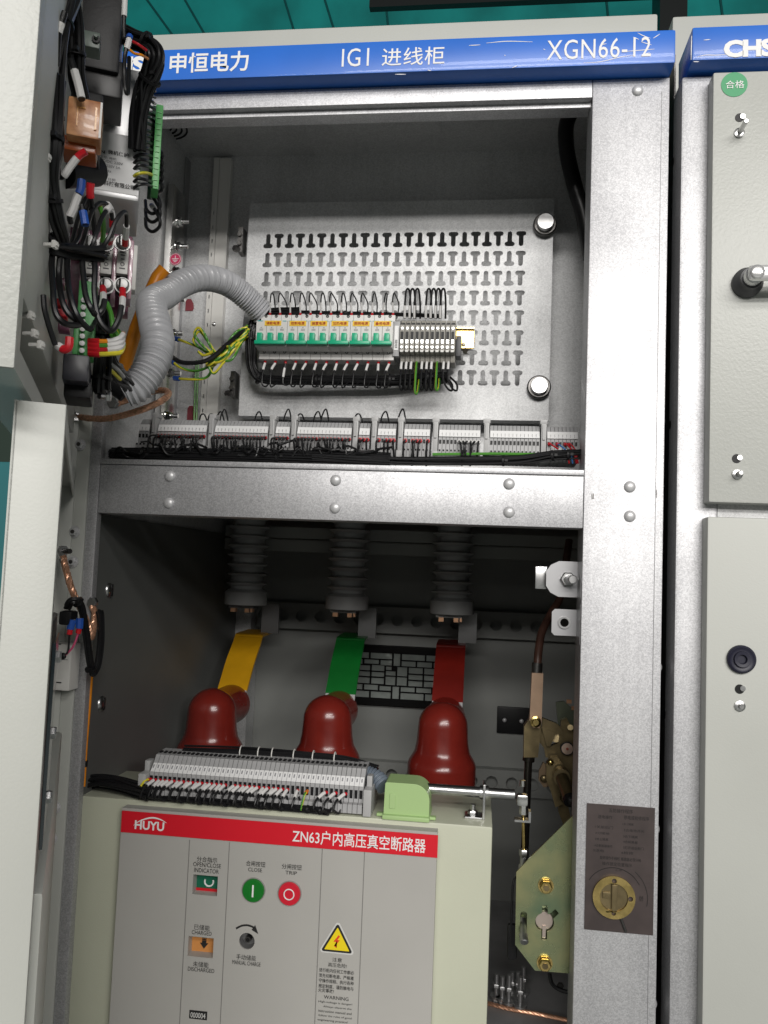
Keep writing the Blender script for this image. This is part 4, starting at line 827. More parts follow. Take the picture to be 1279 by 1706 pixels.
p = V((P(806, 1330, ys).x, ys, za)); b = MB(); b.box((p.x - .0018, ys - .014, vz), (p.x + .0018, ys + .014, za + .014), bev=.001); b.box((p.x - .026, ys - .014, vz), (p.x - .0018, ys + .014, vz + .003), bev=.001); b.hexa((p.x - .015, ys, vz + .003), EZ, .007, .006); b.cyl((p.x - .015, ys, vz + .009), (p.x - .015, ys, vz + .017), .0038, 12); b.cyl((p.x - .006, ys, za), (p.x + .006, ys, za), .0095, 20); b.build('shaft_bracket', STEEL, vcb)
# grey cuff of the strip loom behind the cover
hp = W3([(612, 1290, .085), (628, 1297, .08), (640, 1310, .07)]); c = catmull(hp, 30); b = MB(); b.tube(c, .011, 18, rf=lambda t: .0112 + .0012 * math.cos(t * 2 * math.pi * 7)); tag(b.build('corrugated_hose', mat('blue_grey_hose', (.14, .17, .21), .4)), 'short blue grey corrugated hose between the terminal strip and green cover', 'hose')
# three poles
zP = lambda v, u=737: P(u, v, .38).z
zt_, zsh0, zsh1 = P(737, 1172, .38 - .02).z, zP(1247), zP(1272)
first = None
for i, xx in enumerate([P(352, 1210, .38).x, P(545, 1215, .38).x, P(737, 1225, .38).x]):
    if first is None:
        R0, R1 = .0440, .0610; pr = [(R1, .86), (R1, zsh1 - .004)] + [(R0 + .004 + (R1 - R0 - .004) * .5 * (1 + math.cos(t)), zsh1 - .004 + (zsh0 - zsh1 + .006) * (i2 / 8)) for i2, t in [(k, math.pi * k / 8) for k in range(9)]] + [(R0 + .002, zsh0 + .012)] + [(R0 * math.cos(t), zt_ - R0 * .95 + R0 * .95 * math.sin(t)) for t in [k * math.pi / 2 / 10 for k in range(11)]]
        b = MB(); b.lathe(pr, (xx, .38, 0), EZ, 44)
        zn = P(385, 1180, .45).z; b.lathe([(.036, 0), (.036, .062), (.038, .075), (.038, .098), (.030, .1)], (xx, .40, zn), EY, 36)
        first = b.build('pole', EPOXY, vcb); x_first = xx
    else: inst(first, vcb, V((xx - x_first, 0, 0)) + first.location)
# flat phase bars
cols = [(YBAR, 'yellow phase bar sloping back above the left red pole', 'yellow'), (GBAR, 'green phase bar sloping back above the middle red pole', 'green'), (RBAR, 'dark red phase bar sloping back above the right red pole', 'red')]
for (m, l, nm), xx, ub, ut in zip(cols, [P(352, 1210, .38).x, P(545, 1215, .38).x, P(737, 1225, .38).x], [(387, 1150), (567, 1157), (745, 1170)], [(413, 1058), (580, 1064), (750, 1076)]):
    hw = .0300; xc = P(*ub, .5).x; z0 = P(*ub, .5).z; z1 = P(*ut, .60).z
    r = thing('phase_busbar', l, 'busbar', (xc, .5, z0), group='phase busbars on the vacuum breaker')
    path = [(.492, z0 - .012), (.500, z0), (.545, z0 + (z1 - z0) * .5), (.585, z1 - .018), (.598, z1 - .005), (.612, z1), (.70, z1 + .002)]
    def strip(pts, hw, t, name, mm, par):
        b = MB(); q = catmull([V((xc, y, z)) for y, z in pts], 6); rr = []
        for i, p in enumerate(q):
            T = (q[min(i + 1, len(q) - 1)] - q[max(i - 1, 0)]).normalized(); N = V((0, -T.z, T.y)); rr.append([p + EX * hw + N * t, p - EX * hw + N * t, p - EX * hw - N * t, p + EX * hw - N * t])
        b.rings(rr); return b.build(name, mm, par, smooth=30)
    strip(path[1:], hw, .0028, 'sleeve', m, r)
    strip([(.455, z0 - .020), (.478, z0 - .018), (.49, z0 - .012), (.505, z0 + .006)], hw - .0005, .0022, 'bare_end', RIVET, r)
# post insulators under the roof of the compartment
ins0 = None
zb_ = P(578, 1018, .56).z
for i, (u, v, l) in enumerate([(410, 985, 'left'), (578, 995, 'middle'), (752, 1008, 'right')]):
    xc = P(u, v, .56).x
    if ins0 is None:
        r = thing('post_insulator', None, 'insulator', (xc, .56, zb_))
        pr = [(.043, .004), (.044, .006), (.044, .030), (.040, .033)]; z = .033
        for k in range(8): pr += [(.033, z + .004), (.033, z + .010), (.0415, z + .014), (.0425, z + .016), (.033, z + .020)]; z += .0195
        pr += [(.036, z + .004), (.036, ZB1 - zb_ - .003)]
        MB().lathe(pr, (xc, .56, zb_), EZ, 36).build('ribbed_body', INSUL, r)
        b = MB(); b.box((xc - .030, .54, zb_ - .003), (xc + .022, .58, zb_ + .004)); b.box((xc - .024, .535, zb_ - .011), (xc - .014, .55, zb_ - .003), 1); b.box((xc + .006, .535, zb_ - .011), (xc + .015, .55, zb_ - .003), 1); b.box((xc + .018, .535, zb_ - .010), (xc + .022, .55, zb_ - .003), 1); b.build('contact', [DKSTEEL, mat('copper_contact', (.75, .42, .25), .3, .8)], r)
        MB().box((xc + .014, .64, zb_ - .06), (xc + .052, .65, zb_ + .004)).build('bus_plate', mat('dull_bus_metal', (.20, .20, .20), .4, .3), r); ins0 = r
    else:
        r = copy_tree(ins0); r.location.x = xc
    tag(r, '%s grey ribbed post insulator in the dark top of the lower compartment' % l, 'insulator', 'post insulators above the breaker')
# terminal strip on the breaker with its fringe of wires
NV = 45; YQ = .045; xv0, xv1 = P(250, 1290, YQ).x, P(606, 1320, YQ).x; TV = (xv1 - xv0) / NV
q1, q2, q3, q4, q5 = [P(430, v, YQ).z for v in (1276, 1286, 1299, 1315, 1342)]
q5 = vz + .004
vs_ = thing('terminal_strip', 'long grey terminal strip with white markers lying on top of the vacuum breaker', 'terminal strip', (xv0, YQ, vz))
b = MB(); b.prism([(YQ + .052, q5), (YQ - .012, q5), (YQ - .012, q4 - .008), (YQ - .003, q4 - .007), (YQ - .002, q3), (YQ + .010, q2), (YQ + .018, q1 + .002), (YQ + .052, q1 + .004)], (xv0 + .0003, 0, 0), EY, EZ, EX * (TV - .0007)); b.box((xv0 + .0012, YQ - .0034, q4 - .002), (xv0 + TV - .0016, YQ - .0015, q3 - .004), 1); b.box((xv0 + .0014, YQ + .026, q1 + .002), (xv0 + TV - .0018, YQ + .034, q1 + .0045), 1)
t0 = b.build('terminal', [GREYP, BLACKM], vs_)
for i in range(1, NV): inst(t0, vs_, V((TV * i, 0, 0)))
b = MB(); b.prism([(YQ - .0012, q3 + .001), (YQ - .0022, q3 + .0014), (YQ + .0085, q2 + .0006), (YQ + .0095, q2)], (xv0 + .001, 0, 0), EY, EZ, EX * (TV * NV - .002)); mk = b.build('marker_strip', WHITE, vs_)
b = MB()
for i in range(1, NV): b.prism([(YQ - .0020, q3 + .001), (YQ - .0026, q3 + .0014), (YQ + .0083, q2 + .0010), (YQ + .009, q2 + .0004)], (xv0 + TV * i - .00025, 0, 0), EY, EZ, EX * .0005)
for i in range(NV): b.prism([(YQ + .0018, q3 + .0058), (YQ + .0013, q3 + .0062), (YQ + .0049, q3 + .0098), (YQ + .0054, q3 + .0094)], (xv0 + TV * (i + .36), 0, 0), EY, EZ, EX * .0016)
b.build('marker_print', mat('marker_ink', (.30, .30, .32), .6), mk)
for xa in (xv0 - .0125, xv1 + .001):
    b = MB(); b.box((xa, YQ - .013, vz + .001), (xa + .0115, YQ + .05, q3), bev=.0015); b.box((xa + .002, YQ + .004, q3), (xa + .0095, YQ + .02, q2 + .004), bev=.001); b.build('end_bracket', mat('bracket_grey', (.42, .42, .42), .4), vs_)
gv = 'black wires with white sleeves on the breaker strip'; nw = 0
for i in range(NV):
    xc = xv0 + TV * (i + .5); p = V((xc, YQ - .002, (q3 + q4) / 2 - .003))
    zf = vz + .003
    if i in (0, 33):
        if i == 0: pts = [p, p + V((-.006, -.010, 0)), p + V((-.014, -.013, -.014)), V((xc - .016, YQ - .013, zf + .012)), V((xc - .012, YQ - .012, zf + .001)), V((xc - .002, YQ - .010, zf + .003))]
        else: pts = [p, p + V((-.002, -.010, -.004)), p + V((-.005, -.014, -.022)), V((xc - .003, YQ - .014, zf + .004)), V((xc + .004, YQ - .012, zf)), V((xc + .008, YQ - .009, zf + .010)), V((xc + .003, YQ - .006, zf + .008))]
        wire('yellow and green wire %s of the strip on the breaker' % ('at the left end' if i == 0 else 'near the right end'), pts, .0017, YELW, None, REDF if i == 0 else mat('orange_ferrule', (.75, .2, .03), .4), .006, None, m2=GRNW if i == 33 else YELW, fr=1.5, name='earth_wire')
        continue
    if i in (32, 34, 35, 36, 38, 40, 42, 43, 44): continue
    if i > 30 and i not in (31, 37, 39, 41): continue
    if i < 31 and random.random() < .05: continue
    a = random.uniform(-.004, .004) - .008
    if i > 30: a = -.012 if i > 36 else -.001
    d = random.uniform(.014, .022); pts = [p, p + V((a * .35, -.006, -.001)), p + V((a, -d, -.008)), p + V((a - .002, -d - .005, -.018)), V((xc + a - .001, YQ - d - .004, zf + .005)), V((xc + a + .004, YQ - d + .002, zf + .0005)), V((xc + a + .007, YQ - .010, zf + .008)), V((xc + a + .005, YQ - .012, zf + .018))]
    wire('%s black wire from left on the breaker terminal strip, with white marker sleeve' % nth(nw), pts, .0016, BLACK, gv, REDF, .004, SLEEVE, .0125, s0=.0045, fr=1.5, sr=1.6); nw += 1
bundle('black wire loom lying along the front foot of the breaker strip', [V((xv0 - .01, YQ - .013, vz + .005)), V((xv0 + .08, YQ - .014, vz + .006)), V((xv0 + .17, YQ - .014, vz + .006)), V((xv0 + .235, YQ - .015, vz + .006)), V((xv0 + .265, YQ - .012, vz + .004))], .0040, 14, .0014, ties=(.25, .5, .62, .75, .9))
bundle('black wire loom behind the top of the breaker strip', [V((xv0 + .03, YQ + .05, q1 + .003)), V((xv0 + .12, YQ + .052, q1 + .006)), V((xv0 + .2, YQ + .054, q1 + .006)), V((xv0 + .27, YQ + .056, q1 + .003)), V((xv1 + .012, YQ + .05, q2 + .002))], .0065, 18, .0016)
b = MB()
for u in (400, 430, 453, 489, 521, 557): 
    c = V((P(u, 1270, YQ + .05).x, YQ + .052, q1 + .006)); b.tube([c + V((0, math.cos(t) * .0085, math.sin(t) * .0085)) for t in [i * 6.283 / 14 for i in range(14)]], .0010, 5, closed=True)
tag(b.build('cable_tie', WHITEP), 'row of white cable ties round the loom behind the breaker strip', 'cable tie')
bundle('black loom running from the left post to the breaker strip', W3([(85, 1318, .09), (140, 1306, .065), (165, 1303, .055), (200, 1308, .045), (250, 1322, .03)]), .010, 22, .0022)

# ------------------------------------------------------------------ operating gear at the right of the lower compartment
og = thing('operating_gear', 'brass coloured interlock plate with linkage rods at the right of the lower compartment', 'mechanism', (.11, .05, .9))
YO = .05
def q2_(u, v): p = P(u, v, YO); return (p.x, p.z)
outer = [q2_(*t) for t in [(1000, 1318), (1000, 1628), (950, 1622), (891, 1617), (858, 1574), (860, 1453), (880, 1432), (966, 1347)]]
def slot(u, v, wd, h, rot=0.0, n=6):
    cx_, cz_ = q2_(u, v); out = []
    for s_, a0 in ((1, 0), (-1, math.pi)):
        for i in range(n + 1):
            a = a0 + math.pi * i / n; x, z = wd * math.cos(a), s_ * h + wd * math.sin(a); out.append((cx_ + x * math.cos(rot) - z * math.sin(rot), cz_ + x * math.sin(rot) + z * math.cos(rot)))
    return out
kc = q2_(907, 1537); R = .0125
def key():
    pts = []
    for a in [i * 2 * math.pi / 40 for i in range(40)]:
        r = R
        for c_ in (math.pi / 2, .75, -math.pi / 2): 
            if abs((a - c_ + math.pi) % (2 * math.pi) - math.pi) < .22: r = R + .0105
        pts.append((kc[0] + r * math.cos(a), kc[1] + r * math.sin(a)))
    return pts
b = MB(); b.plate(outer, [key(), slot(872, 1538, .0045, .011, .0)], (0, YO, 0), EX, EZ, EY * .003); b.build('interlock_plate', PASS, og, smooth=0)
c = V((kc[0], YO + .012, kc[1])); b = MB(); b.cyl(c, c - EY * .006, .0115, 28); b.box(c + V((-.0022, -.008, -.022)), c + V((.0022, -.004, -.006))); b.build('key_core', mat('pinkish_zinc', (.50, .42, .37), .38, .6), og)
MB().box(c + V((-.03, .004, -.03)), c + V((.035, .007, .035))).build('backing_plate', PASS, og)
for u, v in [(909, 1475), (907, 1604)]:
    p = P(u, v, YO); b = MB(); b.cyl(p, p - EY * .002, .0105, 20); b.hexa(p - EY * .002, -EY, .0085, .008); b.cyl(p - EY * .01, p - EY * .0108, .004, 10, m=1); b.build('hex_bolt', [GOLD, BRONZE], og)
p = P(871, 1552, YO); b = MB(); b.cyl(p + V((0, .01, .012)), p + V((0, -.012, .0)), .0045, 14); b.cyl(p + V((0, -.010, .001)), p + V((.001, -.02, -.006)), .0058, 16, bev=.001); b.build('pin', STEEL, og)
def link(pts, Y, t, nm, m, holes=()):
    q = [P(u, v, Y) for u, v in pts]; b = MB(); b.plate([(a.x, a.z) for a in q], [circ(P(u, v, Y).x, P(u, v, Y).z, r) for u, v, r in holes], (0, Y, 0), EX, EZ, EY * t); o = b.build(nm, m, og)
    md_ = o.modifiers.new('edge', 'BEVEL'); md_.width = .0015; md_.segments = 2; md_.limit_method = 'ANGLE'; return o
b = MB(); b.tube(catmull(W3([(948, 900, .34), (934, 990, .30), (920, 1018, .28), (903, 1052, .25), (897, 1085, .23), (895, 1112, .22)]), 8), .0065, 12); b.build('cable_rod', BROWNC, og)
a, c = P(895, 1104, .22), P(894, 1122, .22); b = MB(); b.cyl(a, c, .0085, 14); b.build('collar', DKSTEEL, og)
link([(886, 1121), (905, 1122), (902, 1204), (898, 1213), (888, 1213), (882, 1200)], .21, .014, 'fork_link', TAN)
link([(880, 1200), (890, 1170), (902, 1205), (896, 1262), (872, 1262), (873, 1210)], .226, .018, 'rod_end', BRONZE)
p = P(892, 1202, .208); b = MB(); b.lathe([(.0085, 0), (.0085, .004), (.0055, .005), (.0045, .009)], p, -EY, 16); b.build('pivot_pin', GOLD, og)
b = MB(); b.cyl(P(881, 1260, .235), P(880, 1268, .235), .0095, 16); b.cyl(P(880, 1268, .235), P(873, 1440, .235), .0062, 14); b.build('push_rod', mat('black_chrome', (.05, .045, .04), .18, .8), og)
link([(903, 1196), (928, 1206), (938, 1216), (940, 1230), (934, 1224), (903, 1212)], .235, .01, 'upper_arm', BRONZE)
link([(902, 1211), (926, 1221), (916, 1244), (911, 1243)], .2335, .006, 'gusset', BRONZE)
link([(893, 1217), (902, 1212), (914, 1245), (930, 1238), (935, 1200), (944, 1196), (960, 1230), (956, 1270), (951, 1330), (950, 1345), (936, 1345), (938, 1290), (930, 1265), (909, 1262), (906, 1246), (898, 1236)], .245, .012, 'lever_plate', BRONZE)
link([(926, 1170), (940, 1168), (962, 1190), (966, 1250), (962, 1360), (952, 1360), (946, 1250), (930, 1215)], .275, .006, 'side_cheek', mat('green_zinc', (.10, .115, .08), .4, .5), )
p = P(944, 1246, .238); b = MB(); b.lathe([(.0105, 0), (.0105, .006), (.008, .0062), (.0078, .002), (.0001, .002)], p, -EY, 24, 1); b.lathe([(.0088, .004), (.0088, .0075), (.0005, .008)], p, -EY, 22, 0); b.cyl(p - EY * .008, p - EY * .0086, .0022, 10, 2); b.build('roller', [mat('copper_zinc', (.78, .58, .47), .3, .7), BLACKM, mat('rust_spot', (.3, .06, .03), .5)], og)
b = MB(); b.cyl(P(926, 1225, .25), P(926, 1225, .30), .011, 18); b.cyl(P(950, 1212, .27), P(950, 1212, .22), .0045, 12); b.build('spacer_tube', BRONZE, og)
link([(928, 1300), (936, 1292), (950, 1360), (944, 1390), (930, 1352)], .262, .01, 'lower_arm', BRONZE)
link([(910, 1272), (918, 1262), (930, 1262), (938, 1275), (940, 1290), (932, 1330), (938, 1340), (925, 1345), (918, 1320), (910, 1300)], .222, .014, 'cam_plate', BRONZE)
p = P(917, 1270, .219); MB().dome(p, -EY, .005, .004).build('pivot_pin', GOLD, og)
link([(898, 1284), (905, 1270), (912, 1276), (914, 1310), (906, 1312), (897, 1300)], .236, .008, 'ratchet', mat('dull_bronze', (.20, .14, .085), .4, .5))
p = P(906, 1297, .230); MB().dome(p, -EY, .006, .004).build('pivot_pin', BRONZE, og)
a, c = P(936, 1296, .19), P(949, 1330, .15); b = MB(); b.cyl(P(934, 1290, .215), a, .013, 18); b.cyl(a, c, .0095, 16); b.build('pivot_shaft', BRONZE, og)
b = MB(); b.cyl(c, c + (c - a) * .15, .0105, 18, m=1); b.cyl(c + (c - a) * .15, c + (c - a) * .25, .0045, 12); b.build('shaft_end', [STEEL, BLACKM], og)
# clevis and thin tie rod down to the plate
cp = P(870, 1322, .075); b = MB(); b.box(cp + V((-.008, -.008, -.016)), cp + V((.008, .008, .0)), bev=.004); b.cyl(cp + V((0, 0, .010)), cp + V((0, 0, .018)), .004, 12); b.cyl(cp + V((.002, 0, -.028)), cp + V((.002, 0, -.014)), .0055, 6); b.build('clevis', TIN, og)
b = MB(); b.box(cp + V((-.010, -.008, -.037)), cp + V((.012, .006, -.034))); b.box(cp + V((.009, -.008, -.034)), cp + V((.012, .006, -.022))); b.build('guide_clip', STEEL, og)
b = MB(); b.cyl(cp + V((.002, 0, -.028)), P(873, 1415, .075), .0026, 10); b.build('tie_rod', GOLD, og)
e_ = P(873, 1415, .075); b = MB(); b.hexa(e_, -EZ, .0068, .010); b.cyl(e_ - EZ * .010, e_ - EZ * .02, .0055, 14); b.hexa(e_ - EZ * .02, -EZ, .007, .012); b.build('adjusting_nut', STEEL, og)
for u, v in [(948, 1169), (956, 1180)]: tag(MB().box(P(u, v, .27) + V((-.004, 0, -.003)), P(u, v, .27) + V((.004, .004, .003))).build('copper_lug', mat('copper_contact', (.75, .42, .25), .3, .8)), 'small copper lug in the shade beside the post, %s of two' % ('upper' if u == 948 else 'lower'), 'lug', 'copper lugs in shade')
pts = W3([(864, 1458, .09), (855, 1470, .085), (852, 1520, .08), (851, 1575, .08)]); tag(MB().tube(catmull(pts, 6), .0016, 8).build('control_wire', BLACK), 'thin black wire hanging behind the brass interlock plate', 'wire')
tag(MB().box(P(852, 1566, .085) + V((-.006, -.004, -.026)), P(852, 1566, .085) + V((.008, .006, .022)), bev=.004).build('rubber_stop', BLACKM), 'black rubber stop peeking out behind the brass interlock plate', 'stop')
wire('black cable looping under the brass interlock plate to the post', W3([(915, 1622, .14), (920, 1640, .14), (935, 1650, .14), (960, 1655, .14)]), .003, BLACK, None, name='power_cable', cat='cable')
tag(MB().hexa(P(933, 1641, .15), -EY, .005, .005).build('hex_bolt', DKSTEEL), 'small dark hex bolt below the brass interlock plate', 'bolt')
# loose studs standing on the floor
stz = [(826, 1668, .030, .40), (836, 1672, .030, .37), (847, 1678, .038, .34), (852, 1664, .03, .42), (866, 1684, .040, .32), (862, 1668, .034, .40), (871, 1660, .035, .44)]
for i, (u, v, hh, Y) in enumerate(stz):
    p = PZ(u, v, ZF + .0005); b = MB(); b.hexa(p, EZ, .0085, .007); b.cyl(p + EZ * .007, p + EZ * .0105, .011, 16); b.cyl(p + EZ * .0105, p + EZ * (hh + .015), .0042, 12)
    b.hexa(p + EZ * (.0105 + hh * .45), EZ, .0072, .006)
    tag(b.build('stud_bolt', mat('grey_stud_steel', (.42, .42, .42), .34, .7)), '%s of the loose steel stud bolts standing on the compartment floor' % ['leftmost', 'second from left', 'third from left, tall', 'middle rear', 'front right, tallest', 'rear, second from right', 'rightmost rear'][i], 'bolt', 'stud bolts on the compartment floor')
braid('copper braid stretched across the foot of the lower compartment', [PZ(u, v, ZF + .004) for u, v in [(800, 1668), (850, 1681), (900, 1690), (955, 1702)]], .0035, 5)

# ------------------------------------------------------------------ devices on the back of the upper door
DOORMODE = True
DE, DN = ue, un                                              # along the door to its free edge, and square off its inner face
def dframe(o): return Matrix(((DN.x, -DE.x, 0, o.x), (DN.y, -DE.y, 0, o.y), (0, 0, 1, o.z), (0, 0, 0, 1)))   # x off the door, y back to the hinge, z up
def drect(u0, v0, u1, v1, Y):                               # front face facing the free edge; returns frame at its centre, width, height
    uc, vc = (u0 + u1) / 2, (v0 + v1) / 2; c = P(uc, vc, Y); L, R_ = ray(u0, vc), ray(u1, vc)
    def hit(d): t = (c - CAM).dot(DE) / d.dot(DE); return CAM + d * t
    a, b_ = hit(L), hit(R_); h = abs(P(uc, v0, Y).z - P(uc, v1, Y).z); return dframe(c), (b_ - a).length, h
def dbox(b, u0, v0, u1, v1, Y, dep, m=0, bev=.0015, fwd=0.0):
    M, W_, H_ = drect(u0, v0, u1, v1, Y); b.box((-W_ / 2, -fwd, -H_ / 2), (W_ / 2, dep, H_ / 2), m, bev=bev, M=M); return M, W_, H_
# black instrument at the top
r = thing('panel_meter', 'large black instrument body at the top of the open upper door', 'meter', P(165, 150, -.2))
b = MB(); dbox(b, 122, -60, 202, 112, -.24, .10, bev=.003); b.build('case', BLACKM, r)
b = MB(); dbox(b, 140, 96, 203, 158, -.235, .06, bev=.002); b.build('rear_cover', mat('black_cover', (.012, .012, .013), .35, spec=.35), r)
b = MB(); M, W_, H_ = dbox(b, 139, 52, 166, 78, -.265, .02, bev=.001); b.cyl(M @ V((.004, -.001, 0)), M @ V((.004, -.0022, 0)), W_ * .26, 14, 1); b.hexa(M @ V((.004, -.001, .001)), DE, W_ * .13, .005); b.build('mounting_clamp', [mat('green_grey_clamp', (.11, .14, .12), .4), BLACKM], r)
# protection relay, aluminium
r = thing('protection_relay', 'bare aluminium protection relay with a rating label and green plug', 'relay', P(205, 330, -.15))
b = MB(); M, W_, H_ = dbox(b, 152, 110, 238, 328, -.185, .115, bev=.004); case = b.build('case', ALU, r)
lab_o = M.to_translation()
b = MB(); b.box((-W_ * .42, -.0008, -H_ * .46), (W_ * .46, .0002, -H_ * .02), M=M); lab = b.build('rating_label', mat('silver_label', (.68, .68, .68), .4), case)
def dtext(s_, u, v, wp, hp, Y, m, par, off=.0012, **k):
    g_ = mpp(u, v, Y); d_ = ray(u, v); q_ = CAM + d_ * ((lab_o - CAM).dot(DE) / d_.dot(DE)); return text(s_, q_ + DE * off, wp * g_ * 1.04, hp * g_, m, par, e1=DN, e2=EZ, nrm=DE, **k)
GP = mat('label_ink', (.10, .10, .11), .6)
dtext('N', 171, 254, 6, 5, -.185, BLACKP, lab, bold=.03); dtext('微机保护', 197, 257, 30, 7, -.185, BLACKP, lab, bold=.02); dtext('电气科技有限公司', 190, 308, 60, 8, -.185, BLACKP, lab, bold=.02)
for s_, v, wp in (('型号: 微机', 264, 24), ('AC/DC 220V', 271, 34), ('DC 220V 5A', 278, 30), ('50Hz', 285, 16), ('编号', 292, 12), ('出厂日期', 299, 22)): dtext(s_, 168 + wp / 2, v, wp, 4, -.185, GP, lab)
r = thing('plug_connector', 'green plug connector standing along the right of the aluminium relay', 'connector', P(258, 245, -.14))
b = MB(); dbox(b, 250, 176, 262, 316, -.150, .030, bev=.001); b.build('socket', mat('dark_green_socket', (.02, .10, .045), .4), r)
b = MB(); M, W_, H_ = dbox(b, 256, 174, 268, 314, -.165, .028, bev=.001); k = b.build('plug', CONG, r)
b = MB()
for i in range(14): b.box((-W_ * .3, -.0012, -H_ * .47 + H_ * .067 * i), (W_ * .3, .0002, -H_ * .47 + H_ * .067 * i + .0006), M=M)
b.build('ridge', mat('pale_green_ridge', (.22, .55, .22), .4), k)
gp_ = 'black wires bent into the green plug connector'
for i in range(17):
    v = 150 + 10.2 * i; yg = i == 14
    pts = W3([(258, v + 2, -.155), (246, v - 4 + random.uniform(-2, 2), -.175), (230, v - 5 + random.uniform(-2, 2), -.182), (219, v + 6, -.178), (213, v + 26, -.172), (216 + random.uniform(-3, 3), v + 44 if v < 260 else v + 20, -.170)])
    wire(('%s wire from the top curling into the green plug' % nth(i)) + (', yellow and green' if yg else ', black'), pts, .0022 if not yg else .0023, YELW if yg else BLACK, gp_, None, .01, SLEEVE if i in (2, 8, 12, 13, 15) else None, .008, s0=.006, m2=GRNW if yg else None, sr=1.25)
# wires leaving on the right of the plug
for i, (v, c_) in enumerate([(255, None), (268, None), (280, None), (292, None), (308, None), (322, BLUEF), (336, None), (352, BLUEF)]):
    dv = 26 if i > 3 else 8
    if i < 5: pts = W3([(257, v - 6, -.13), (266, v - 4, -.14), (270, v + 3, -.145), (268, v + 10, -.14), (258, v + 14, -.12)])
    else: pts = W3([(252, v - 10, -.12), (258, v - 2, -.14), (266, v + 14, -.145), (265, v + 26, -.142), (254, v + 34, -.135), (244, v + 27, -.125), (242, v + 12, -.11)])
    wire('%s short wire end from the top hanging at the right of the green plug' % nth(i), pts, .0026, BLACK, 'short wire ends right of the green plug', c_, .010, SLEEVE, .020 if i > 4 else .012, s0=.004 if not c_ else .011, sr=1.3, fr=1.35)
bundle('fat black wire bundle curving over the aluminium relay', W3([(196, 50, -.20), (222, 64, -.205), (248, 76, -.205), (258, 96, -.205), (252, 125, -.20), (240, 155, -.195), (232, 200, -.19), (230, 250, -.185)]), .0105, 26, .0021, ties=(.25, .62))
for i, (q, m) in enumerate([([(207, 74, -.235), (222, 88, -.232), (236, 92, -.23), (246, 98, -.22)], ORANGE), ([(214, 66, -.235), (230, 74, -.235), (244, 84, -.23)], REDW)]):
    wire('%s wire strand at the start of the fat black bundle' % ('orange' if i == 0 else 'red'), W3(q), .0017, m)
wire('black wire with long white sleeve hanging beside the black instrument', W3([(208, -12, -.25), (207, 18, -.25), (206, 48, -.25), (207, 64, -.25)]), .0026, BLACK, None, None, 0, SLEEVE, .024, s0=.006, sr=1.3)
wire('black looped wire with white sleeve below the bundle start', W3([(216, 60, -.25), (213, 74, -.252), (208, 92, -.252), (207, 120, -.25), (209, 150, -.25), (213, 154, -.248), (214, 130, -.245), (215, 96, -.24)]), .0026, BLACK, None, BLUEF, .006, SLEEVE, .014, s0=.007, sr=1.35)
# amber relay
r = thing('plug_in_relay', 'amber transparent plug-in relay on a dark socket', 'relay', P(135, 260, -.28))
b = MB(); M, W_, H_ = dbox(b, 112, 164, 169, 228, -.305, .030, bev=.002)
k = b.build('cover', AMBER, r); b = MB(); b.box((W_ * .44, -.0012, -H_ * .46), (W_ * .5, .0002, H_ * .46), M=M); b.build('cover_edge', WHITEP, k)
b = MB(); b.box((W_ * .30, -.0015, -H_ * .28), (W_ * .36, -.0002, H_ * .30), M=M, m=0); b.box((-W_ * .22, -.0012, -H_ * .25), (-W_ * .19, -.0002, H_ * .25), M=M); b.box((-W_ * .19, -.0012, H_ * .22), (W_ * .02, -.0002, H_ * .25), M=M); b.build('moulding', mat('amber_rib', (.80, .42, .15), .2), k)
b = MB(); dbox(b, 104, 228, 160, 252, -.300, .028, bev=.002); b.build('lower_body', AMBERD, r)
b = MB(); dbox(b, 98, 150, 168, 262, -.27, .03, bev=.002); b.build('socket', BLACKM, r)
b = MB(); M, W_, H_ = drect(140, 285, 141, 286, -.26); a, c = P(104, 286, -.27), P(158, 284, -.25); b.cyl(a, c, .0155, 22); tag(b.build('capacitor', BLACKM), 'black cylindrical component below the amber relay', 'component')
wire('short thick white sleeved wire standing above the amber relay', W3([(136, 166, -.31), (130, 140, -.31), (122, 112, -.31), (118, 100, -.31)]), .0036, BLACK, None, None, 0, SLEEVE, .031, s0=.001, sr=1.15)
wire('black wire with red ferrule and white sleeve below the amber relay', W3([(143, 252, -.315), (131, 260, -.315), (118, 276, -.315), (106, 293, -.315), (99, 294, -.312), (96, 270, -.31), (94, 220, -.31), (90, 170, -.31)]), .0024, BLACK, None, REDF, .012, SLEEVE, .022, fr=1.7, sr=1.8)
# vertical looms along the door
bundle('long black wire loom down the left of the upper door', W3([(126, -20, -.30), (112, 20, -.315), (100, 60, -.325), (92, 120, -.325), (88, 180, -.325), (90, 240, -.32), (80, 290, -.32), (70, 340, -.32), (66, 375, -.32), (80, 402, -.318), (108, 414, -.31), (150, 420, -.30), (170, 421, -.295)]), .0065, 16, .0021, ties=(.14, .36, .52, .76))
bundle('thin black wire loom hugging the inner face left of the amber relay', W3([(96, 130, -.33), (92, 200, -.335), (86, 260, -.335), (84, 310, -.33), (92, 360, -.325), (104, 400, -.315)]), .006, 12, .0019, ties=(.3, .7))
bundle('short black wire loom beside the clamp of the black instrument', W3([(118, -10, -.29), (124, 40, -.30), (126, 90, -.30), (128, 130, -.295), (136, 165, -.29)]), .006, 12, .0021, ties=(.5,))
wire('black wire with blue sheen and white mark at the top of the loom', W3([(108, 20, -.335), (102, 40, -.335), (97, 60, -.335), (94, 110, -.33)]), .003, BLACK, None, None, 0, SLEEVE, .010, s0=.012, sr=1.1)
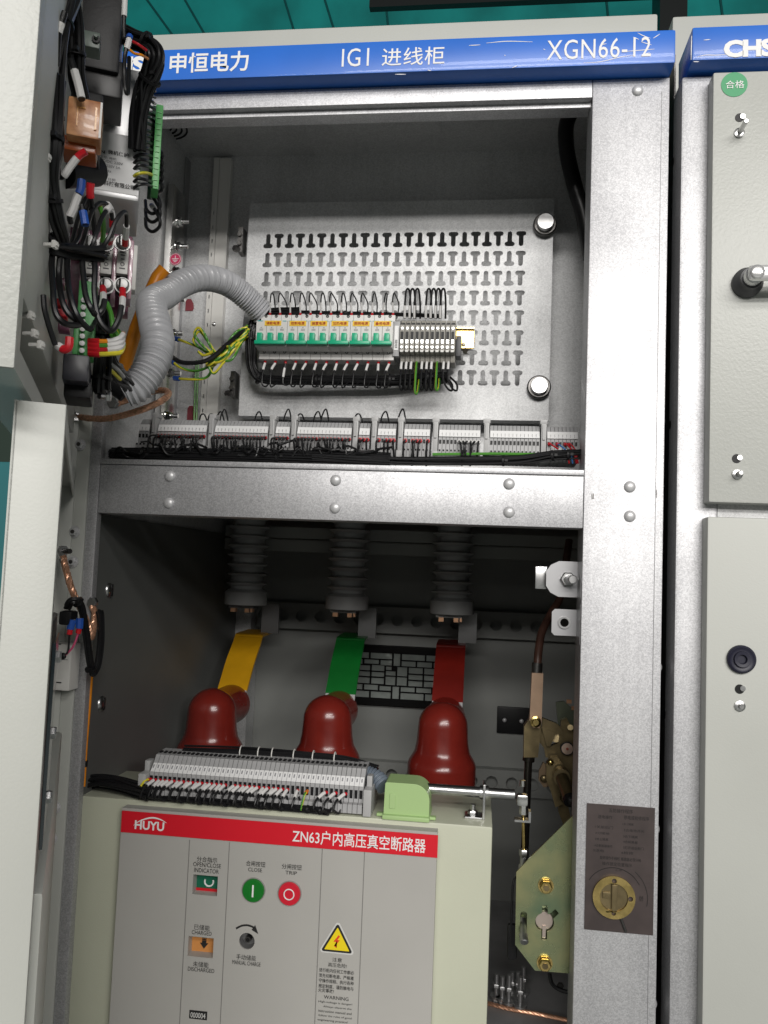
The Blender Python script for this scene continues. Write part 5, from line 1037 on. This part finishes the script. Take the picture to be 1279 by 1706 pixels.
# plum barrier terminal blocks with white rated covers
r = thing('barrier_terminal_block', 'plum barrier terminal block with white rated fuse covers and chrome screws', 'terminal block', P(180, 500, -.2))
b = MB(); dbox(b, 92, 384, 218, 512, -.205, .03, bev=.002); b.build('base', PURP, r)
b = MB(); dbox(b, 88, 378, 150, 402, -.225, .03, bev=.001); b.build('shroud', mat('plum_clear', (.22, .07, .13), .2, trans=.2), r)
for u in (137, 164, 190, 217):
    b = MB(); dbox(b, u - 3.6, 400, u + 3.6, 498, -.225, .03, bev=.0008); b.build('partition', PINK, r)
for u in (150, 177, 204):
    b = MB(); M, W_, H_ = dbox(b, u - 9.5, 412, u + 9.5, 456, -.226, .02, bev=.001); k = b.build('fuse_cover', WHITEP, r)
    b = MB()
    for z, w__ in ((.30, .6), (.20, .4), (.05, .3), (-.30, .5)): b.box((-W_ * w__ / 2, -.0005, H_ * z - .0006), (W_ * w__ / 2, .0002, H_ * z + .0006), M=M)
    b.tube([M @ V((math.cos(t) * W_ * .16, -.0004, math.sin(t) * W_ * .16 - H_ * .14)) for t in [i * 6.283 / 14 for i in range(14)]], .0004, 4, closed=True); b.build('rating_print', GP, k)
    b = MB(); dbox(b, u - 10.5, 457, u + 10.5, 484, -.222, .02, bev=.001); b.build('terminal_well', BLACKM, r)
    for v in (404, 475):
        p = P(u, v, -.236); b = MB(); b.lathe([(.0066, 0), (.0066, .003), (.005, .0055), (.0001, .006)], p, DE, 14); b.cyl(p - DE * .001, p - DE * .004, .0085, 14); b.box(p + V((-.0008, -.0075, -.0045)), p + V((.0008, -.004, .0045)), 1); b.build('screw', [mat('nickel_screw', (.34, .34, .335), .42, .6), DKSTEEL], r)
b = MB(); dbox(b, 146, 402, 228, 478, -.17, .02, bev=.002); tag(b.build('mounting_sheet', WHITEP), 'pale grey mounting sheet behind the plum terminal block', 'sheet')
dl = 'black control wires bent over the plum terminal block'
DW = [([(100, 420, -.30), (118, 405, -.29), (128, 370, -.28), (138, 340, -.275), (146, 328, -.27), (152, 334, -.265), (150, 350, -.262)], None, None),
      ([(132, 418, -.295), (140, 395, -.29), (150, 360, -.285), (158, 345, -.28), (168, 338, -.275), (180, 342, -.27), (186, 356, -.265), (187, 378, -.26)], REDF, None),
      ([(150, 418, -.29), (158, 396, -.29), (168, 366, -.285), (178, 350, -.28), (184, 348, -.275), (187, 366, -.27)], None, SLEEVE),
      ([(166, 419, -.29), (180, 398, -.29), (192, 370, -.288), (202, 356, -.285), (209, 354, -.28), (211, 366, -.275), (209, 394, -.265), (208, 408, -.26)], REDF, SLEEVE),
      ([(150, 330, -.28), (143, 350, -.28), (136, 375, -.285), (128, 400, -.29), (112, 416, -.30)], None, None)]
for i, (q, f_, s_) in enumerate(DW): wire('%s black wire from left curving over the plum terminal block' % nth(i), list(reversed(W3(q))), .0024, BLACK, dl, f_, .012, s_ or (SLEEVE if i == 1 else None), .02, fr=1.7, sr=1.5, s0=.012)
for i, (q, f_, nm) in enumerate([([(136, 300, -.30), (134, 316, -.30), (128, 330, -.30), (122, 348, -.30), (116, 362, -.30), (118, 372, -.298)], BLUEF, 'blue'), ([(151, 305, -.29), (150, 322, -.288), (152, 338, -.285), (154, 352, -.28), (158, 392, -.27)], REDF, 'red'), ([(142, 375, -.30), (140, 362, -.30), (138, 352, -.30), (136, 342, -.30)], BLUEF, 'lower blue')]):
    wire('black wire with %s crimp between relay and plum block' % nm, W3(q), .0028, BLACK, None, f_, .016, SLEEVE if i == 0 else None, .024, s0=.017, fr=1.6, sr=1.6)
wire('yellow and green earth wire between the relay and plum block', W3([(166, 344, -.275), (171, 360, -.272), (172, 385, -.265), (171, 402, -.26)]), .0028, YELW, None, None, m2=GRNW, name='earth_wire')
wire('black wire with red ferrule on the middle upper screw of the plum block', W3([(182, 404, -.25), (187, 388, -.26), (190, 376, -.262), (186, 360, -.26)]), .0026, BLACK, None, REDF, .014, SLEEVE, .008, fr=1.6)
for i, q in enumerate([[(88, 408, -.31), (86, 440, -.315), (88, 480, -.32), (92, 520, -.322), (106, 538, -.32), (124, 542, -.315), (134, 540, -.312)], [(112, 420, -.305), (112, 455, -.31), (116, 490, -.315), (128, 525, -.315), (144, 545, -.31), (152, 548, -.308)], [(136, 422, -.30), (138, 450, -.302), (142, 490, -.305), (152, 515, -.305), (160, 524, -.30), (170, 516, -.298), (174, 500, -.296)], [(156, 424, -.295), (158, 450, -.298), (157, 490, -.30), (164, 530, -.30), (178, 549, -.298), (188, 549, -.296), (198, 530, -.294), (202, 510, -.292)], [(100, 424, -.31), (98, 460, -.31), (102, 495, -.315), (112, 520, -.315), (130, 536, -.312)]]):
    wire('%s thick black wire loop hanging below the plum terminal block' % nth(i), W3(q), .0031, BLACK, 'thick black wire loops below the plum block')
for i, q in enumerate([[(171, 479, -.245), (172, 490, -.25), (171, 505, -.255), (166, 522, -.26), (156, 540, -.265), (152, 548, -.27)], [(204, 482, -.24), (204, 500, -.245), (202, 518, -.25), (197, 536, -.255), (188, 548, -.26), (184, 548, -.265)]]):
    wire('black wire with red crimp and white sleeve under the %s chrome screw' % ('middle' if i == 0 else 'right'), W3(q), .0026, BLACK, None, REDF, .02, SLEEVE, .028, fr=1.9, sr=1.8)
for i, (u, v) in enumerate([(98, 505), (100, 522), (96, 470), (104, 545)]):
    b = MB(); dbox(b, u - 8, v - 8, u + 12, v + 5, -.30, .015, bev=.001); tag(b.build('lamp_terminal', REDF if i < 2 else PURP), 'small %s lamp terminal half hidden behind black loops, %s' % ('red' if i < 2 else 'plum', ['upper', 'lower', 'upper', 'lower'][i]), 'terminal')
# green connector with red ferrules, black box
r = thing('green_terminal_connector', 'green screw terminal connector with red tipped wires on the black box', 'connector', P(140, 590, -.26))
b = MB(); dbox(b, 128, 468, 158, 592, -.262, .03, bev=.001); b.build('body', CONG, r)
b = MB(); M, W_, H_ = dbox(b, 122, 520, 131, 590, -.268, .03, bev=.001); b.build('flange', CONG, r)
for i in range(8): b = MB(); p = P(139 - i * .4, 500 + 12 * i, -.264); b.lathe([(.0025, 0), (.0025, .0008), (.0001, .0009)], p, DE, 12); b.build('screw', mat('nickel_screw', (.34, .34, .335), .42, .6), r)
for i, (v, m) in enumerate([(570, ORANGE), (577, GRNW), (584, REDW), (591, YELW)]):
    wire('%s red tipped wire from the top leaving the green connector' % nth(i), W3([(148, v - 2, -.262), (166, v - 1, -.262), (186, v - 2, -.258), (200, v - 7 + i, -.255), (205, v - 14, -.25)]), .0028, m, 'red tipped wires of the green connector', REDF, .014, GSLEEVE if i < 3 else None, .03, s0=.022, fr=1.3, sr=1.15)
for i, q in enumerate([[(178, 505, -.25), (184, 520, -.252), (187, 535, -.253), (190, 550, -.253), (204, 572, -.25)], [(186, 556, -.252), (194, 575, -.253), (203, 582, -.25), (205, 570, -.248), (196, 550, -.246)]]):
    wire('%s yellow and green earth wire beside the green connector' % ('upper' if i == 0 else 'looped lower'), W3(q), .0028, YELW, None, m2=GRNW, name='earth_wire')
bundle('vertical black loom behind the red tipped wires', W3([(168, 500, -.235), (171, 540, -.24), (172, 590, -.24), (168, 640, -.24), (170, 652, -.235)]), .0075, 14, .0024, ties=(.35, .7))
bundle('black loom tail turning into the grey hose cuff', W3([(176, 588, -.22), (186, 610, -.21), (198, 628, -.195), (208, 640, -.18)]), .010, 18, .0022)
for i, q in enumerate([[(180, 612, -.24), (190, 622, -.235), (200, 632, -.225)], [(184, 606, -.24), (196, 616, -.235), (206, 628, -.22)]]):
    wire('%s wire streak on the black loom tail' % ('yellow' if i == 0 else 'grey'), W3(q), .0022, YELW if i == 0 else GREYP)
r = thing('black_terminal_box', 'black plastic box under the green connector on the open door', 'box', P(125, 660, -.25))
b = MB(); dbox(b, 104, 590, 148, 634, -.272, .07, bev=.002); b.build('body', mat('blue_black_plastic', (.035, .035, .045), .32), r)
b = MB(); dbox(b, 106, 634, 152, 662, -.262, .05, bev=.002); b.build('foot', BLACKM, r)
tag(MB().cyl(P(165, 660, -.24), P(178, 660, -.235), .003, 10).hexa(P(176, 660, -.235), V((1, .3, 0)), .006, .005).build('screw', STEEL), 'small screw sticking out right of the black box', 'screw')
for i, (u, v) in enumerate([(46, 526), (52, 556), (62, 575), (57, 430), (66, 312), (74, 262), (86, 408)]):
    p = P(u, v, -.36 if v > 500 else -.34); b = MB(); b.box(p + V((-.006, -.002, -.0013)), p + V((.005, .002, .0013)), bev=.0006); b.box(p + V((.001, -.003, -.003)), p + V((.004, .003, .003)), bev=.0008); tag(b.build('cable_tie_mount', WHITEP), '%s white cable tie mount from the bottom on the inside of the upper door' % ['third', 'second', 'lowest', 'fourth', 'sixth', 'topmost', 'fifth'][i], 'tie mount', 'cable tie mounts on the upper door')
wire('short black stiff wire standing off the door left of the loops', W3([(72, 492, -.34), (74, 515, -.34), (82, 545, -.338), (92, 575, -.335)]), .0026, BLACK, None, None)
wire('black wire with dark red crimp and sleeve near the door foot', W3([(116, 562, -.33), (114, 578, -.33), (106, 582, -.33), (96, 576, -.33)]), .0026, BLACK, None, REDF, .018, SLEEVE, .014, fr=1.6, sr=1.6)
# copper straps
DOORMODE = False
braid('copper earth strap looped from the hinge strip below the grey hose', W3([(130, 694, -.01), (150, 697, -.03), (180, 697, -.05), (215, 689, -.06), (248, 678, -.06), (272, 666, -.045), (281, 655, -.02), (270, 650, 0), (246, 654, .01), (218, 664, .01), (196, 672, .01), (186, 674, .01)]), .0045, 6, pitch=.38)
b = MB(); p = P(127, 695, -.012); b.hexa(p, V((.6, -1, 0)), .007, .006); b.cyl(p, p + V((.005, -.018, .002)), .003, 10); p = P(190, 672, .005); b.hexa(p, -EY, .009, .007); tag(b.build('strap_bolt', STEEL), 'zinc bolt end holding the upper copper strap to the hinge strip', 'bolt')
braid('copper earth strap falling from the lower door to the left post', W3([(105, 926, -.05), (109, 945, -.055), (117, 975, -.06), (127, 1000, -.055), (136, 1018, -.045), (146, 1040, -.035), (152, 1062, -.03), (156, 1040, -.02), (158, 1022, -.01), (154, 1010, -.005), (158, 1004, -.002)]), .0045, 6, pitch=.38)
b = MB(); p = P(103, 918, -.05); b.hexa(p, V((1, -.6, 0)), .008, .006); b.cyl(p, p + V((.016, -.008, 0)), .0035, 10, m=1); b.hexa(p + V((.002, 0, -.012)), V((1, -.6, 0)), .006, .004); tag(b.build('strap_bolt', [STEEL, DKSTEEL]), 'zinc bolt with black tip holding the lower copper strap on the door', 'bolt')
b = MB(); p = P(156, 1003, -.002); b.hexa(p, -EY, .0075, .007); tag(b.build('strap_bolt', STEEL), 'zinc bolt holding the lower copper strap on the left post', 'bolt')
bundle('coil of black cable tied to the lower copper strap', W3([(112, 1012, -.07), (118, 1002, -.075), (130, 1003, -.07), (137, 1020, -.06), (143, 1060, -.05), (148, 1100, -.04), (154, 1122, -.03), (163, 1108, -.022), (168, 1070, -.018), (168, 1030, -.018), (166, 1018, -.012)]), .0048, 9, .0024, ties=(.2, .55))
b = MB(); b.box(P(108, 1027, -.075) + V((-.004, -.01, -.011)), P(108, 1027, -.075) + V((.014, .01, .008)), bev=.004); tag(b.build('cable_plug', BLACKM), 'black plug hanging from the coil of cable on the strap', 'plug')
for i, (q, m, nm) in enumerate([([(121, 1032, -.08), (117, 1048, -.08), (115, 1062, -.08), (113, 1085, -.08), (105, 1093, -.08)], BLACK, 'black'), ([(133, 1030, -.075), (132, 1044, -.075), (129, 1058, -.075), (121, 1078, -.078), (108, 1092, -.08)], PINKW, 'pink')]):
    o = wire('%s wire hanging from a blue and red quick connector by the strap' % nm, W3(q), .0015, m, None, BLUEF, .013, None, fr=3.3); c = catmull(W3(q), 7); MB().tube(sub(c, .013, .020), .0036, 8).build('red_boot', REDF, o); MB().tube(sub(c, 0, .004), .0042, 8).build('clear_tip', GSLEEVE, o)
tag(MB().dome(P(105, 1093, -.08), -EY, .0045, .003).build('wire_end_cap', BLACKM), 'small black cap joining the hanging black and pink wires', 'cap')
# white switch box, orange rod
p0, p1 = P(86, 1072, -.03), P(122, 1152, -.03)
r = thing('switch_box', 'white plastic switch box on the hinge strip behind the lower door', 'box', P(104, 1158, -.02))
b = MB(); b.box((P(78, 1110, -.03).x, -.03, p1.z), (P(117, 1110, -.03).x, -.004, p0.z), bev=.002); b.build('case', WHITEP, r)
b = MB()
for v in (1073, 1086, 1137, 1151): p = P(98, v, -.031); b.box(p + V((-.007, -.0004, -.0006)), p + V((.003, .0006, .0006)))
for (u0, v0, u1, v1) in [(86, 1098, 112, 1099)]: a, c = P(u0, v0, -.031), P(u1, v1, -.031); b.box((a.x, -.0306, a.z - .0003), (c.x, -.0298, a.z + .0003))
b.build('slot', BLACKM, r)
b = MB(); b.tube(catmull(W3([(152, 1110, .018), (147, 1180, .018), (142, 1240, .018), (138, 1310, .018)]), 5), .0035, 10); o = tag(b.build('orange_rod', ORANGE), 'thin orange rod standing inside the left edge of the lower opening', 'rod')
MB().cyl(P(140.6, 1267, .018), P(139.8, 1277, .018), .0046, 12).build('tape_band', BLACKM, o)
